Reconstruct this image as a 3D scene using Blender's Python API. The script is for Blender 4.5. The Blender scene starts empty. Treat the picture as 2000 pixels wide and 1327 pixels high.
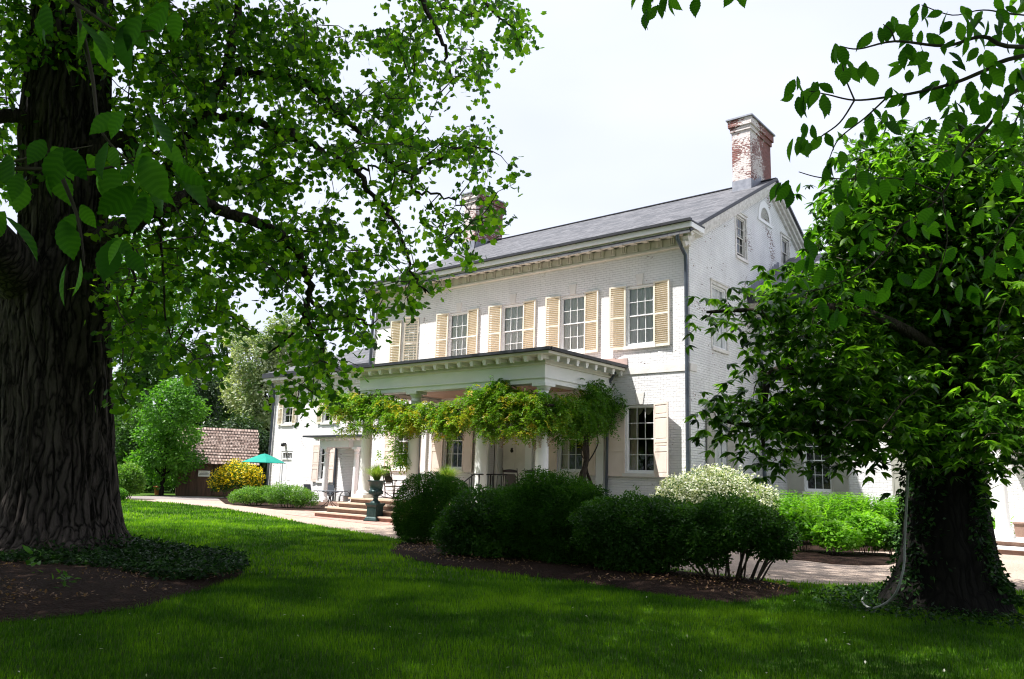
import bpy, math, random
import numpy as np
from mathutils import Vector, Matrix, Quaternion

S = bpy.context.scene
COL = S.collection
random.seed(7)
RNG = np.random.default_rng(11)
R = math.radians

# ------------------------------------------------------------------ camera
FPX = 1525.0
CAM = np.array([11.0934, -22.2844, 1.5])
M = np.array([[0.77456722, 0.63178485, 0.02989197],
              [-0.08860286, 0.15517898, -0.98390498],
              [-0.62625486, 0.75945203, 0.17617450]])
cd = bpy.data.cameras.new('camera')
cam = bpy.data.objects.new('camera', cd); COL.objects.link(cam)
cd.sensor_width = 36.0; cd.lens = 36.0 * FPX / 2000.0
cd.clip_start = 0.1; cd.clip_end = 3000
mw = Matrix.Identity(4)
for i in range(3):
    mw[i][0] = M[0][i]; mw[i][1] = -M[1][i]; mw[i][2] = -M[2][i]; mw[i][3] = CAM[i]
cam.matrix_world = mw
S.camera = cam

# ------------------------------------------------------------------ world, sun, exposure
SUND = Vector((0.85, 1.0, -2.5)).normalized()
w = bpy.data.worlds.new('World'); S.world = w; w.use_nodes = True
nt = w.node_tree; nt.nodes.clear()
out = nt.nodes.new('ShaderNodeOutputWorld'); bg = nt.nodes.new('ShaderNodeBackground')
sky = nt.nodes.new('ShaderNodeTexSky'); sky.sky_type = 'NISHITA'; sky.sun_disc = False
sky.sun_elevation = math.asin(-SUND.z); sky.sun_rotation = math.atan2(-SUND.x, -SUND.y)
sky.air_density = 1.0; sky.dust_density = 4.0; sky.ozone_density = 1.0
mx = nt.nodes.new('ShaderNodeMix'); mx.data_type = 'RGBA'; mx.inputs[0].default_value = 0.86
tcw = nt.nodes.new('ShaderNodeTexCoord'); mpw = nt.nodes.new('ShaderNodeMapping'); mpw.inputs['Scale'].default_value = (1, 1, 2.6)
nzw = nt.nodes.new('ShaderNodeTexNoise'); nzw.inputs['Scale'].default_value = 1.6; nzw.inputs['Detail'].default_value = 4
rpw = nt.nodes.new('ShaderNodeValToRGB'); rpw.color_ramp.elements[0].position = .35; rpw.color_ramp.elements[1].position = .68
rpw.color_ramp.elements[0].color = (3.6, 3.8, 4.7, 1); rpw.color_ramp.elements[1].color = (4.35, 4.5, 5.1, 1)   # thin bright veil of high cloud
nt.links.new(tcw.outputs['Generated'], mpw.inputs[0]); nt.links.new(mpw.outputs[0], nzw.inputs[0]); nt.links.new(nzw.outputs[0], rpw.inputs[0]); nt.links.new(rpw.outputs[0], mx.inputs[7])
nt.links.new(sky.outputs[0], mx.inputs[6]); nt.links.new(mx.outputs[2], bg.inputs[0])
bg.inputs[1].default_value = 0.10
nt.links.new(bg.outputs[0], out.inputs[0])
sl = bpy.data.lights.new('sun', 'SUN'); sl.energy = 4.0; sl.angle = R(0.55); sl.color = (1.0, 0.97, 0.925)
so = bpy.data.objects.new('sun', sl); COL.objects.link(so)
so.rotation_euler = SUND.to_track_quat('-Z', 'Y').to_euler(); so.location = (0, -10, 40)
S.view_settings.view_transform = 'Standard'; S.view_settings.look = 'None'
S.view_settings.exposure = 1.34; S.view_settings.gamma = 1.0
S.render.engine = 'CYCLES'
S.cycles.pixel_filter_type = 'BLACKMAN_HARRIS'; S.cycles.filter_width = 1.15
S.cycles.max_bounces = 7; S.cycles.diffuse_bounces = 3; S.cycles.glossy_bounces = 3
S.cycles.transmission_bounces = 5; S.cycles.transparent_max_bounces = 8

# ------------------------------------------------------------------ placing by sight line (real points in the world)
def ray(px, py): return M.T @ np.array([(px - 1000) / FPX, (py - 663.5) / FPX, 1.0])
def on(px, py, axis, val):
    d = ray(px, py); return CAM + d * ((val - CAM[axis]) / d[axis])
def gp(px, py, z=0.0): return on(px, py, 2, z)
def dep(px, py, d): return CAM + ray(px, py) * d
def project(P):
    q = (np.asarray(P) - CAM) @ M.T
    return 1000 + FPX * q[..., 0] / q[..., 2], 663.5 + FPX * q[..., 1] / q[..., 2], q[..., 2]
def upright(px, py, base):
    """point on the vertical plane through base that faces the camera"""
    n = np.array([base[0] - CAM[0], base[1] - CAM[1], 0.0]); n /= np.linalg.norm(n)
    d = ray(px, py); return CAM + d * (np.dot(np.asarray(base) - CAM, n) / np.dot(d, n))

# ------------------------------------------------------------------ numpy noise
def vnoise(P, seed=0):
    P = np.asarray(P, float); I = np.floor(P).astype(np.int64); F = P - I; F = F * F * (3 - 2 * F)
    def h(i, j, k):
        n = (i * 374761393 + j * 668265263 + k * 2147483647 + seed * 974634777) & 0xffffffff
        n = ((n ^ (n >> 13)) * 1274126177) & 0xffffffff
        n = n ^ (n >> 16)
        return (n & 0xffff) / 65535.0
    r = 0
    for a in (0, 1):
        for b in (0, 1):
            for c in (0, 1):
                wgt = (F[..., 0] if a else 1 - F[..., 0]) * (F[..., 1] if b else 1 - F[..., 1]) * (F[..., 2] if c else 1 - F[..., 2])
                r = r + wgt * h(I[..., 0] + a, I[..., 1] + b, I[..., 2] + c)
    return r
def fbm(P, seed=0, o=3):
    P = np.asarray(P, float); r = 0; a = .5
    for i in range(o): r = r + a * vnoise(P * 2 ** i, seed + i); a *= .5
    return r / (1 - .5 ** o)

# ------------------------------------------------------------------ objects
def link(o, parent=None):
    COL.objects.link(o)
    if parent is not None: o.parent = parent
    return o
def tag(o, label=None, cat=None, group=None, kind=None):
    if label: o['label'] = label
    if cat: o['category'] = cat
    if group: o['group'] = group
    if kind: o['kind'] = kind
    return o
def thing(name, label, cat, loc=(0, 0, 0), rz=0, group=None):
    o = bpy.data.objects.new(name, None); COL.objects.link(o); o.empty_display_size = .2
    o.location = Vector([float(c) for c in loc]); o.rotation_euler = (0, 0, rz)
    return tag(o, label, cat, group)
def copy_tree(o, parent=None):
    c = o.copy(); COL.objects.link(c)
    if parent is not None: c.parent = parent
    for ch in [x for x in bpy.data.objects if x.parent == o]: copy_tree(ch, c)
    return c
class MB:
    def __init__(s): s.v = []; s.f = []; s.sm = []
    def add(s, vs, fs, smooth=False):
        b = len(s.v); s.v += [tuple(map(float, v)) for v in vs]
        for f in fs: s.f.append(tuple(b + i for i in f)); s.sm.append(smooth)
        return s
    def box(s, x0, x1, y0, y1, z0, z1):
        v = [(x0, y0, z0), (x1, y0, z0), (x1, y1, z0), (x0, y1, z0), (x0, y0, z1), (x1, y0, z1), (x1, y1, z1), (x0, y1, z1)]
        return s.add(v, [(0, 3, 2, 1), (4, 5, 6, 7), (0, 1, 5, 4), (1, 2, 6, 5), (2, 3, 7, 6), (3, 0, 4, 7)])
    def obox(s, c, ax, ay, az, hx, hy, hz):
        c = Vector(c); ax = Vector(ax).normalized() * hx; ay = Vector(ay).normalized() * hy; az = Vector(az).normalized() * hz
        v = [c + sx * ax + sy * ay + sz * az for sz in (-1, 1) for sx, sy in ((-1, -1), (1, -1), (1, 1), (-1, 1))]
        return s.add(v, [(0, 3, 2, 1), (4, 5, 6, 7), (0, 1, 5, 4), (1, 2, 6, 5), (2, 3, 7, 6), (3, 0, 4, 7)])
    def bar(s, a, b, hw, hh=None, up=(0, 0, 1)):
        a = Vector([float(c) for c in a]); b = Vector([float(c) for c in b]); d = (b - a); L = d.length; d.normalize()
        up = Vector(up)
        if abs(d.dot(up)) > .98: up = Vector((0, 1, 0))
        sd = d.cross(up).normalized(); u = sd.cross(d)
        return s.obox((a + b) / 2, sd, d, u, hw, L / 2, hh if hh else hw)
    def quad(s, a, b, c, d): return s.add([a, b, c, d], [(0, 1, 2, 3)])
    def tube(s, pts, rad, n=8, cap=True, smooth=True):
        pts = [Vector([float(c) for c in p]) for p in pts]
        if not hasattr(rad, '__len__'): rad = [rad] * len(pts)
        vs = []; ref = None
        for i, p in enumerate(pts):
            d = (pts[min(i + 1, len(pts) - 1)] - pts[max(i - 1, 0)])
            if d.length < 1e-9: d = Vector((0, 0, 1))
            d.normalize()
            if ref is None:
                ref = d.orthogonal().normalized()
            ref = (ref - d * ref.dot(d))
            if ref.length < 1e-6: ref = d.orthogonal()
            ref.normalize(); b = d.cross(ref)
            for k in range(n):
                a = 2 * math.pi * k / n; vs.append(p + (ref * math.cos(a) + b * math.sin(a)) * rad[i])
        fs = [(i * n + k, i * n + (k + 1) % n, (i + 1) * n + (k + 1) % n, (i + 1) * n + k) for i in range(len(pts) - 1) for k in range(n)]
        s.add(vs, fs, smooth)
        if cap:
            s.add(vs[:n], [tuple(range(n))[::-1]]); s.add(vs[-n:], [tuple(range(n))])
        return s
    def lathe(s, prof, c=(0, 0, 0), n=24, sq=False, smooth=True):
        vs = []
        for r, z in prof:
            for k in range(n):
                a = 2 * math.pi * (k + (.5 if sq else 0)) / n
                vs.append((c[0] + r * math.cos(a), c[1] + r * math.sin(a), c[2] + z))
        m = len(prof)
        fs = [(i * n + k, i * n + (k + 1) % n, (i + 1) * n + (k + 1) % n, (i + 1) * n + k) for i in range(m - 1) for k in range(n)]
        s.add(vs, fs, smooth)
        s.add(vs[:n], [tuple(range(n))[::-1]]); s.add(vs[-n:], [tuple(range(n))])
        return s
    def build(s, name, mat, parent=None, org=(0, 0, 0), bevel=0):
        me = bpy.data.meshes.new(name)
        o3 = [float(c) for c in org]
        me.from_pydata([(a - o3[0], b - o3[1], c - o3[2]) for a, b, c in s.v], [], s.f); me.update()
        me.polygons.foreach_set('use_smooth', s.sm)
        me.materials.append(mat)
        o = bpy.data.objects.new(name, me)
        if bevel:
            md = o.modifiers.new('bevel', 'BEVEL'); md.width = bevel; md.segments = 1; md.limit_method = 'ANGLE'
        return link(o, parent)
def np_mesh(name, V, Fc, mat, parent=None, org=(0, 0, 0), rnd=None, smooth=False):
    """V (n,3); Fc (m,k) faces of the same size k; rnd (m,) random value per face"""
    me = bpy.data.meshes.new(name); V = np.asarray(V, np.float32) - np.asarray(org, np.float32)
    n, k = Fc.shape
    me.vertices.add(len(V)); me.vertices.foreach_set('co', V.ravel())
    me.loops.add(n * k); me.loops.foreach_set('vertex_index', np.ascontiguousarray(Fc, np.int32).ravel())
    me.polygons.add(n); me.polygons.foreach_set('loop_start', np.arange(0, n * k, k, dtype=np.int32))
    if smooth: me.polygons.foreach_set('use_smooth', np.ones(n, bool))
    me.update(calc_edges=True)
    if rnd is not None:
        at = me.attributes.new('rnd', 'FLOAT', 'FACE'); at.data.foreach_set('value', np.asarray(rnd, np.float32))
    me.materials.append(mat)
    return link(bpy.data.objects.new(name, me), parent)

# ------------------------------------------------------------------ materials
def nodes(name):
    m = bpy.data.materials.new(name); m.use_nodes = True; t = m.node_tree
    return m, t, t.nodes['Principled BSDF'], t.nodes, t.links
def ramp(N, L, src, stops):
    r = N.new('ShaderNodeValToRGB'); e = r.color_ramp.elements
    while len(e) < len(stops): e.new(.5)
    for i, (p, c) in enumerate(stops): e[i].position = p; e[i].color = (*c, 1)
    L.new(src, r.inputs[0]); return r
def pmat(name, c1, c2=None, rough=.6, scale=4, bump=0, bscale=None, metal=0, spec=.4, stretch=(1, 1, 1), detail=5):
    m, t, b, N, L = nodes(name)
    c2 = c2 or tuple(c * .8 for c in c1)
    tc = N.new('ShaderNodeTexCoord'); mp = N.new('ShaderNodeMapping'); mp.inputs['Scale'].default_value = stretch
    L.new(tc.outputs['Object'], mp.inputs[0])
    n = N.new('ShaderNodeTexNoise'); n.inputs['Scale'].default_value = scale; n.inputs['Detail'].default_value = detail
    L.new(mp.outputs[0], n.inputs[0])
    r = ramp(N, L, n.outputs[0], [(.3, c2), (.68, c1)]); L.new(r.outputs[0], b.inputs['Base Color'])
    b.inputs['Roughness'].default_value = rough; b.inputs['Metallic'].default_value = metal
    b.inputs['Specular IOR Level'].default_value = spec
    if bump:
        n2 = N.new('ShaderNodeTexNoise'); n2.inputs['Scale'].default_value = bscale or scale * 5; n2.inputs['Detail'].default_value = 6
        L.new(mp.outputs[0], n2.inputs[0])
        bp = N.new('ShaderNodeBump'); bp.inputs['Strength'].default_value = bump; bp.inputs['Distance'].default_value = .02
        L.new(n2.outputs[0], bp.inputs['Height']); L.new(bp.outputs[0], b.inputs['Normal'])
    return m
def math_node(N, L, op, a, b=None, clamp=False):
    n = N.new('ShaderNodeMath'); n.operation = op; n.use_clamp = clamp
    for i, x in enumerate((a, b)):
        if x is None: continue
        if isinstance(x, (int, float)): n.inputs[i].default_value = x
        else: L.new(x, n.inputs[i])
    return n.outputs[0]
def mixc(N, L, f, a, b, mode='MIX'):
    n = N.new('ShaderNodeMix'); n.data_type = 'RGBA'; n.blend_type = mode
    for i, x in ((0, f), (6, a), (7, b)):
        if isinstance(x, (int, float)): n.inputs[i].default_value = x
        elif isinstance(x, tuple): n.inputs[i].default_value = (*x, 1)
        else: L.new(x, n.inputs[i])
    return n.outputs[2]
def brick_mat(name, paint, paint2, red, worn, worn_axis=0.0, worn_y=0.0, bw=.23, bh=.08, dist=.02):
    """painted brick: coordinates u = X+Y runs along either wall direction, v = Z"""
    m, t, b, N, L = nodes(name)
    tc = N.new('ShaderNodeTexCoord'); sp = N.new('ShaderNodeSeparateXYZ'); L.new(tc.outputs['Object'], sp.inputs[0])
    u = math_node(N, L, 'ADD', sp.outputs[0], sp.outputs[1])
    cb = N.new('ShaderNodeCombineXYZ'); L.new(u, cb.inputs[0]); L.new(sp.outputs[2], cb.inputs[1])
    wn = N.new('ShaderNodeTexNoise'); wn.inputs['Scale'].default_value = 2.2; L.new(cb.outputs[0], wn.inputs[0])
    wob = N.new('ShaderNodeVectorMath'); wob.operation = 'SCALE'; L.new(wn.outputs['Color'], wob.inputs[0]); wob.inputs['Scale'].default_value = .03
    ad = N.new('ShaderNodeVectorMath'); L.new(cb.outputs[0], ad.inputs[0]); L.new(wob.outputs[0], ad.inputs[1])
    br = N.new('ShaderNodeTexBrick'); br.inputs['Scale'].default_value = 1.0
    br.inputs['Brick Width'].default_value = bw; br.inputs['Row Height'].default_value = bh
    br.inputs['Mortar Size'].default_value = .006; br.inputs['Mortar Smooth'].default_value = .6; br.offset = .5
    br.inputs['Color1'].default_value = (0, 0, 0, 1); br.inputs['Color2'].default_value = (1, 1, 1, 1); br.inputs['Mortar'].default_value = (.5, .5, .5, 1)
    L.new(ad.outputs[0], br.inputs[0])
    st = N.new('ShaderNodeTexNoise'); st.inputs['Scale'].default_value = 1.1; st.inputs['Detail'].default_value = 5; L.new(tc.outputs['Object'], st.inputs[0])
    c = mixc(N, L, ramp(N, L, st.outputs[0], [(.35, (0, 0, 0)), (.7, (1, 1, 1))]).outputs[0], paint2, paint)
    smp = N.new('ShaderNodeMapping'); smp.inputs['Scale'].default_value = (1.6, 1.6, .22); L.new(tc.outputs['Object'], smp.inputs[0])
    sn = N.new('ShaderNodeTexNoise'); sn.inputs['Scale'].default_value = 1.5; sn.inputs['Detail'].default_value = 6; L.new(smp.outputs[0], sn.inputs[0])
    c = mixc(N, L, ramp(N, L, sn.outputs[0], [(.55, (0, 0, 0)), (.85, (.32, .32, .32))]).outputs[0], c, tuple(x * y for x, y in zip(paint2, (.70, .67, .62))))
    # mortar lines a touch darker
    c = mixc(N, L, math_node(N, L, 'MULTIPLY', br.outputs['Fac'], .40), c, tuple(x * .55 for x in paint2))
    # worn patches: whole bricks bare where a fine and a coarse noise agree
    n1 = N.new('ShaderNodeTexNoise'); n1.inputs['Scale'].default_value = .8; n1.inputs['Detail'].default_value = 3; L.new(tc.outputs['Object'], n1.inputs[0])
    mp = N.new('ShaderNodeMapping'); mp.inputs['Scale'].default_value = (7, 20, 1); L.new(ad.outputs[0], mp.inputs[0])
    n2 = N.new('ShaderNodeTexNoise'); n2.inputs['Scale'].default_value = 1.0; n2.inputs['Detail'].default_value = 4; L.new(mp.outputs[0], n2.inputs[0])
    zz = math_node(N, L, 'MULTIPLY', sp.outputs[2], worn_axis)
    sm = math_node(N, L, 'ADD', math_node(N, L, 'ADD', n1.outputs[0], n2.outputs[0]), zz)
    sm = math_node(N, L, 'ADD', sm, math_node(N, L, 'MULTIPLY', sp.outputs[1], worn_y))
    sm = math_node(N, L, 'ADD', sm, math_node(N, L, 'MULTIPLY', br.outputs['Color'], .08))
    k = ramp(N, L, math_node(N, L, 'SUBTRACT', sm, worn), [(0.0, (0, 0, 0)), (.04, (1, 1, 1))]).outputs[0]
    rd = mixc(N, L, br.outputs['Color'], red, tuple(x * .55 for x in red))
    rd = mixc(N, L, br.outputs['Fac'], rd, tuple(x * .7 for x in paint2))
    c = mixc(N, L, k, c, rd)
    L.new(c, b.inputs['Base Color']); b.inputs['Roughness'].default_value = .75; b.inputs['Specular IOR Level'].default_value = .25
    hn = N.new('ShaderNodeTexNoise'); hn.inputs['Scale'].default_value = 14; hn.inputs['Detail'].default_value = 5; L.new(tc.outputs['Object'], hn.inputs[0])
    hb = math_node(N, L, 'MULTIPLY', br.outputs['Color'], .35)
    h = math_node(N, L, 'SUBTRACT', math_node(N, L, 'ADD', math_node(N, L, 'MULTIPLY', hn.outputs[0], .8), hb), math_node(N, L, 'MULTIPLY', br.outputs['Fac'], .8))
    bp = N.new('ShaderNodeBump'); bp.inputs['Strength'].default_value = .9; bp.inputs['Distance'].default_value = dist
    L.new(h, bp.inputs['Height']); L.new(bp.outputs[0], b.inputs['Normal'])
    return m
def tile_mat(name, c1, c2, bw, bh, uaxis=0, mortar=.008, mc=(.02, .02, .02), rough=.7, bump=.8, vax=2, off=.5, dist=.02):
    m, t, b, N, L = nodes(name)
    tc = N.new('ShaderNodeTexCoord'); sp = N.new('ShaderNodeSeparateXYZ'); L.new(tc.outputs['Object'], sp.inputs[0])
    cb = N.new('ShaderNodeCombineXYZ'); L.new(sp.outputs[uaxis], cb.inputs[0]); L.new(sp.outputs[vax], cb.inputs[1])
    wn = N.new('ShaderNodeTexNoise'); wn.inputs['Scale'].default_value = 3; L.new(cb.outputs[0], wn.inputs[0])
    wob = N.new('ShaderNodeVectorMath'); wob.operation = 'SCALE'; L.new(wn.outputs['Color'], wob.inputs[0]); wob.inputs['Scale'].default_value = bh * .25
    ad = N.new('ShaderNodeVectorMath'); L.new(cb.outputs[0], ad.inputs[0]); L.new(wob.outputs[0], ad.inputs[1])
    br = N.new('ShaderNodeTexBrick'); br.inputs['Scale'].default_value = 1.0; br.offset = off
    br.inputs['Brick Width'].default_value = bw; br.inputs['Row Height'].default_value = bh
    br.inputs['Mortar Size'].default_value = mortar; br.inputs['Mortar Smooth'].default_value = .4
    br.inputs['Color1'].default_value = (*c1, 1); br.inputs['Color2'].default_value = (*c2, 1); br.inputs['Mortar'].default_value = (*mc, 1)
    L.new(ad.outputs[0], br.inputs[0])
    n = N.new('ShaderNodeTexNoise'); n.inputs['Scale'].default_value = 5; n.inputs['Detail'].default_value = 6; L.new(tc.outputs['Object'], n.inputs[0])
    c = mixc(N, L, .6, br.outputs['Color'], ramp(N, L, n.outputs[0], [(.3, (.6, .6, .6)), (.7, (1.25, 1.25, 1.25))]).outputs[0], 'MULTIPLY')
    L.new(c, b.inputs['Base Color']); b.inputs['Roughness'].default_value = rough; b.inputs['Specular IOR Level'].default_value = .3
    # each course slopes out towards its lower edge
    fr = math_node(N, L, 'FRACT', math_node(N, L, 'DIVIDE', sp.outputs[vax], bh))
    h = math_node(N, L, 'SUBTRACT', math_node(N, L, 'MULTIPLY', math_node(N, L, 'SUBTRACT', 1.0, fr), .5), math_node(N, L, 'MULTIPLY', br.outputs['Fac'], .8))
    h = math_node(N, L, 'ADD', h, math_node(N, L, 'MULTIPLY', n.outputs[0], .5))
    bp = N.new('ShaderNodeBump'); bp.inputs['Strength'].default_value = bump; bp.inputs['Distance'].default_value = dist
    L.new(h, bp.inputs['Height']); L.new(bp.outputs[0], b.inputs['Normal'])
    return m
def leaf_mat(name, stops, trans=.45, rough=.45, spec=.35, tcol=1.35, veins=False):
    m, t, b, N, L = nodes(name)
    at = N.new('ShaderNodeAttribute'); at.attribute_name = 'rnd'
    tc = N.new('ShaderNodeTexCoord'); n = N.new('ShaderNodeTexNoise'); n.inputs['Scale'].default_value = 1.3; L.new(tc.outputs['Object'], n.inputs[0])
    f = math_node(N, L, 'ADD', math_node(N, L, 'MULTIPLY', at.outputs['Fac'], .7), math_node(N, L, 'MULTIPLY', n.outputs[0], .3))
    r = ramp(N, L, f, stops)
    L.new(r.outputs[0], b.inputs['Base Color']); b.inputs['Roughness'].default_value = rough; b.inputs['Specular IOR Level'].default_value = spec
    tr = N.new('ShaderNodeBsdfTranslucent')
    tcn = mixc(N, L, 1.0, r.outputs[0], (tcol * 1.15, tcol * 1.3, tcol * .45), 'MULTIPLY'); L.new(tcn, tr.inputs[0])
    mx = N.new('ShaderNodeMixShader'); mx.inputs[0].default_value = trans
    L.new(b.outputs[0], mx.inputs[1]); L.new(tr.outputs[0], mx.inputs[2]); L.new(mx.outputs[0], N['Material Output'].inputs[0])
    return m
def bark_mat(name, c1, c2, sc=6, bump=.8, stretch=.14, dist=.05):
    """interlacing vertical ridges with pale plates and dark furrows"""
    m, t, b, N, L = nodes(name)
    tc = N.new('ShaderNodeTexCoord')
    wn = N.new('ShaderNodeTexNoise'); wn.inputs['Scale'].default_value = 2.3; wn.inputs['Detail'].default_value = 3; L.new(tc.outputs['Object'], wn.inputs[0])
    wv = N.new('ShaderNodeVectorMath'); wv.operation = 'SCALE'; L.new(wn.outputs['Color'], wv.inputs[0]); wv.inputs['Scale'].default_value = .22
    ad = N.new('ShaderNodeVectorMath'); L.new(tc.outputs['Object'], ad.inputs[0]); L.new(wv.outputs[0], ad.inputs[1])
    mp = N.new('ShaderNodeMapping'); mp.inputs['Scale'].default_value = (1, 1, stretch); L.new(ad.outputs[0], mp.inputs[0])
    v = N.new('ShaderNodeTexVoronoi'); v.feature = 'DISTANCE_TO_EDGE'; v.inputs['Scale'].default_value = sc * 1.5; L.new(mp.outputs[0], v.inputs[0])
    v2 = N.new('ShaderNodeTexVoronoi'); v2.feature = 'DISTANCE_TO_EDGE'; v2.inputs['Scale'].default_value = sc * 4; L.new(mp.outputs[0], v2.inputs[0])
    n = N.new('ShaderNodeTexNoise'); n.inputs['Scale'].default_value = sc * 5; n.inputs['Detail'].default_value = 8; n.inputs['Roughness'].default_value = .7; L.new(mp.outputs[0], n.inputs[0])
    n3 = N.new('ShaderNodeTexNoise'); n3.inputs['Scale'].default_value = 1.2; n3.inputs['Detail'].default_value = 3; L.new(tc.outputs['Object'], n3.inputs[0])
    e = ramp(N, L, v.outputs[0], [(.0, (0, 0, 0)), (.22, (1, 1, 1))]).outputs[0]
    e2 = ramp(N, L, v2.outputs[0], [(.0, (0, 0, 0)), (.3, (1, 1, 1))]).outputs[0]
    h = math_node(N, L, 'ADD', math_node(N, L, 'MULTIPLY', e, .6), math_node(N, L, 'ADD', math_node(N, L, 'MULTIPLY', e2, .18), math_node(N, L, 'MULTIPLY', n.outputs[0], .45)))
    f = math_node(N, L, 'ADD', h, math_node(N, L, 'MULTIPLY', math_node(N, L, 'SUBTRACT', n3.outputs[0], .5), .5))
    r = ramp(N, L, f, [(.30, c2), (.62, tuple((a + d) / 2 for a, d in zip(c1, c2))), (1.0, c1)]); L.new(r.outputs[0], b.inputs['Base Color'])
    b.inputs['Roughness'].default_value = .9; b.inputs['Specular IOR Level'].default_value = .15
    bp = N.new('ShaderNodeBump'); bp.inputs['Strength'].default_value = bump; bp.inputs['Distance'].default_value = dist
    L.new(h, bp.inputs['Height']); L.new(bp.outputs[0], b.inputs['Normal'])
    return m
def ground_mat(name, stops, scale, bump, bs, rough=.95, big=.6, bigamt=.4, dist=.02):
    m, t, b, N, L = nodes(name)
    tc = N.new('ShaderNodeTexCoord')
    n = N.new('ShaderNodeTexNoise'); n.inputs['Scale'].default_value = scale; n.inputs['Detail'].default_value = 8; n.inputs['Roughness'].default_value = .7; L.new(tc.outputs['Object'], n.inputs[0])
    n2 = N.new('ShaderNodeTexNoise'); n2.inputs['Scale'].default_value = big; n2.inputs['Detail'].default_value = 4; L.new(tc.outputs['Object'], n2.inputs[0])
    f = math_node(N, L, 'ADD', math_node(N, L, 'MULTIPLY', n.outputs[0], 1 - bigamt), math_node(N, L, 'MULTIPLY', n2.outputs[0], bigamt))
    r = ramp(N, L, f, stops); L.new(r.outputs[0], b.inputs['Base Color'])
    b.inputs['Roughness'].default_value = rough; b.inputs['Specular IOR Level'].default_value = .15
    v = N.new('ShaderNodeTexVoronoi'); v.inputs['Scale'].default_value = bs; L.new(tc.outputs['Object'], v.inputs[0])
    bp = N.new('ShaderNodeBump'); bp.inputs['Strength'].default_value = bump; bp.inputs['Distance'].default_value = dist
    L.new(v.outputs[0], bp.inputs['Height']); L.new(bp.outputs[0], b.inputs['Normal'])
    return m
MT = {}
MT['brick'] = brick_mat('painted_brick', (.86, .85, .85), (.78, .77, .78), (.26, .15, .12), 1.30)
MT['brickg'] = brick_mat('worn_painted_brick', (.88, .88, .88), (.76, .76, .765), (.27, .17, .14), 1.275, .0055, dist=.04)
MT['chim'] = brick_mat('chimney_brick', (.74, .69, .67), (.62, .55, .53), (.25, .085, .07), 1.565, 0, .09, dist=.02)
MT['white'] = pmat('white_paint', (.86, .86, .86), (.80, .80, .80), .45, 3, .15, 30)
MT['cornice'] = pmat('cornice_paint', (.74, .72, .65), (.60, .58, .52), .5, 2.5, .15, 30)
MT['trimw'] = pmat('weathered_trim', (.78, .76, .72), (.52, .49, .46), .6, 7, .2, 30)
MT['portico'] = pmat('portico_paint', (.84, .84, .84), (.74, .77, .76), .5, 1.2, .1, 20)
MT['soffit'] = pmat('greenish_cream_paint', (.70, .68, .60), (.56, .56, .45), .6, 1.6, .15, 20)  # cream varying at random towards a darker greenish tone
MT['ceil'] = pmat('porch_ceiling', (.42, .30, .24), (.36, .25, .20), .7, 2, 0)
MT['pinkw'] = pmat('panel_shutter_paint', (.78, .67, .60), (.72, .61, .54), .5, 3)
MT['greyw'] = pmat('grey_shutter_paint', (.44, .43, .38), (.38, .37, .33), .5, 3)
MT['louf'] = pmat('cream_shutter_paint', (.80, .74, .62), (.74, .67, .54), .55, 5)
MT['lou'] = pmat('tan_louvre_paint', (.70, .61, .45), (.62, .52, .37), .6, 8)
MT['slate'] = tile_mat('slate', (.066, .070, .080), (.135, .136, .148), .42, .115, 0, .006, (.06, .055, .06))
MT['slatew'] = tile_mat('wing_slate', (.13, .13, .15), (.2, .2, .22), .4, .11, 0, .008, (.03, .03, .035))
MT['shake'] = tile_mat('cedar_shake', (.22, .15, .125), (.40, .31, .27), .17, .17, 0, .018, (.05, .035, .03), .85, 1, dist=.05)
MT['gut'] = pmat('dark_gutter', (.045, .047, .055), (.028, .03, .036), .45, 4, metal=.3)
MT['pipe'] = pmat('grey_downpipe', (.10, .12, .15), (.06, .07, .09), .4, 3, metal=.4)
MT['lead'] = pmat('lead_flashing', (.30, .31, .35), (.20, .21, .25), .5, 6, metal=.3)
MT['terne'] = pmat('terne_roof', (.48, .36, .32), (.36, .28, .26), .6, 3)
MT['stone'] = pmat('lintel_stone', (.78, .75, .72), (.66, .63, .60), .7, 2, .2, 20)
MT['tread'] = pmat('sandstone_tread', (.60, .47, .37), (.50, .39, .30), .75, 5, .2, 30)
MT['riser'] = pmat('brownstone_riser', (.30, .19, .15), (.21, .13, .10), .8, 5, .3, 30)
MT['dark'] = pmat('room_dark', (.03, .028, .025), (.02, .018, .016), .9)  # near-black colour standing in for unlit rooms
MT['curt'] = pmat('sheer_curtain', (.93, .93, .91), (.80, .81, .79), .9, 2.5, stretch=(5, 5, .5))
MT['drape'] = pmat('cream_drape', (.62, .56, .46), (.42, .36, .28), .9, 3, stretch=(6, 6, .4))
MT['lattice'] = pmat('porch_wood', (.80, .70, .66), (.72, .6, .56), .6)
MT['urn'] = pmat('green_iron', (.028, .060, .058), (.018, .04, .04), .38, 5, .2, 30, metal=.3)
MT['iron'] = pmat('black_iron', (.02, .018, .02), (.012, .012, .014), .4, 5)
MT['mesh'] = pmat('grey_metal_mesh', (.09, .11, .13), (.06, .07, .09), .5, 60)
MT['rocker'] = pmat('dark_rocker_wood', (.06, .03, .022), (.03, .016, .012), .35, 8, stretch=(1, 1, .3))
MT['cane'] = pmat('cane_weave', (.20, .17, .15), (.12, .1, .09), .8, 80)
MT['umb'] = pmat('green_canvas', (.0, .26, .20), (.0, .20, .155), .8, 3)
MT['barn'] = pmat('old_boards', (.15, .085, .06), (.065, .042, .034), .85, 9, .5, 30, stretch=(1, 1, .08))
MT['barnr'] = pmat('reddish_boards', (.36, .11, .05), (.20, .06, .03), .85, 9, .5, 30, stretch=(1, 1, .08))
MT['terra'] = pmat('terracotta', (.50, .16, .07), (.4, .12, .05), .7)
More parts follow.
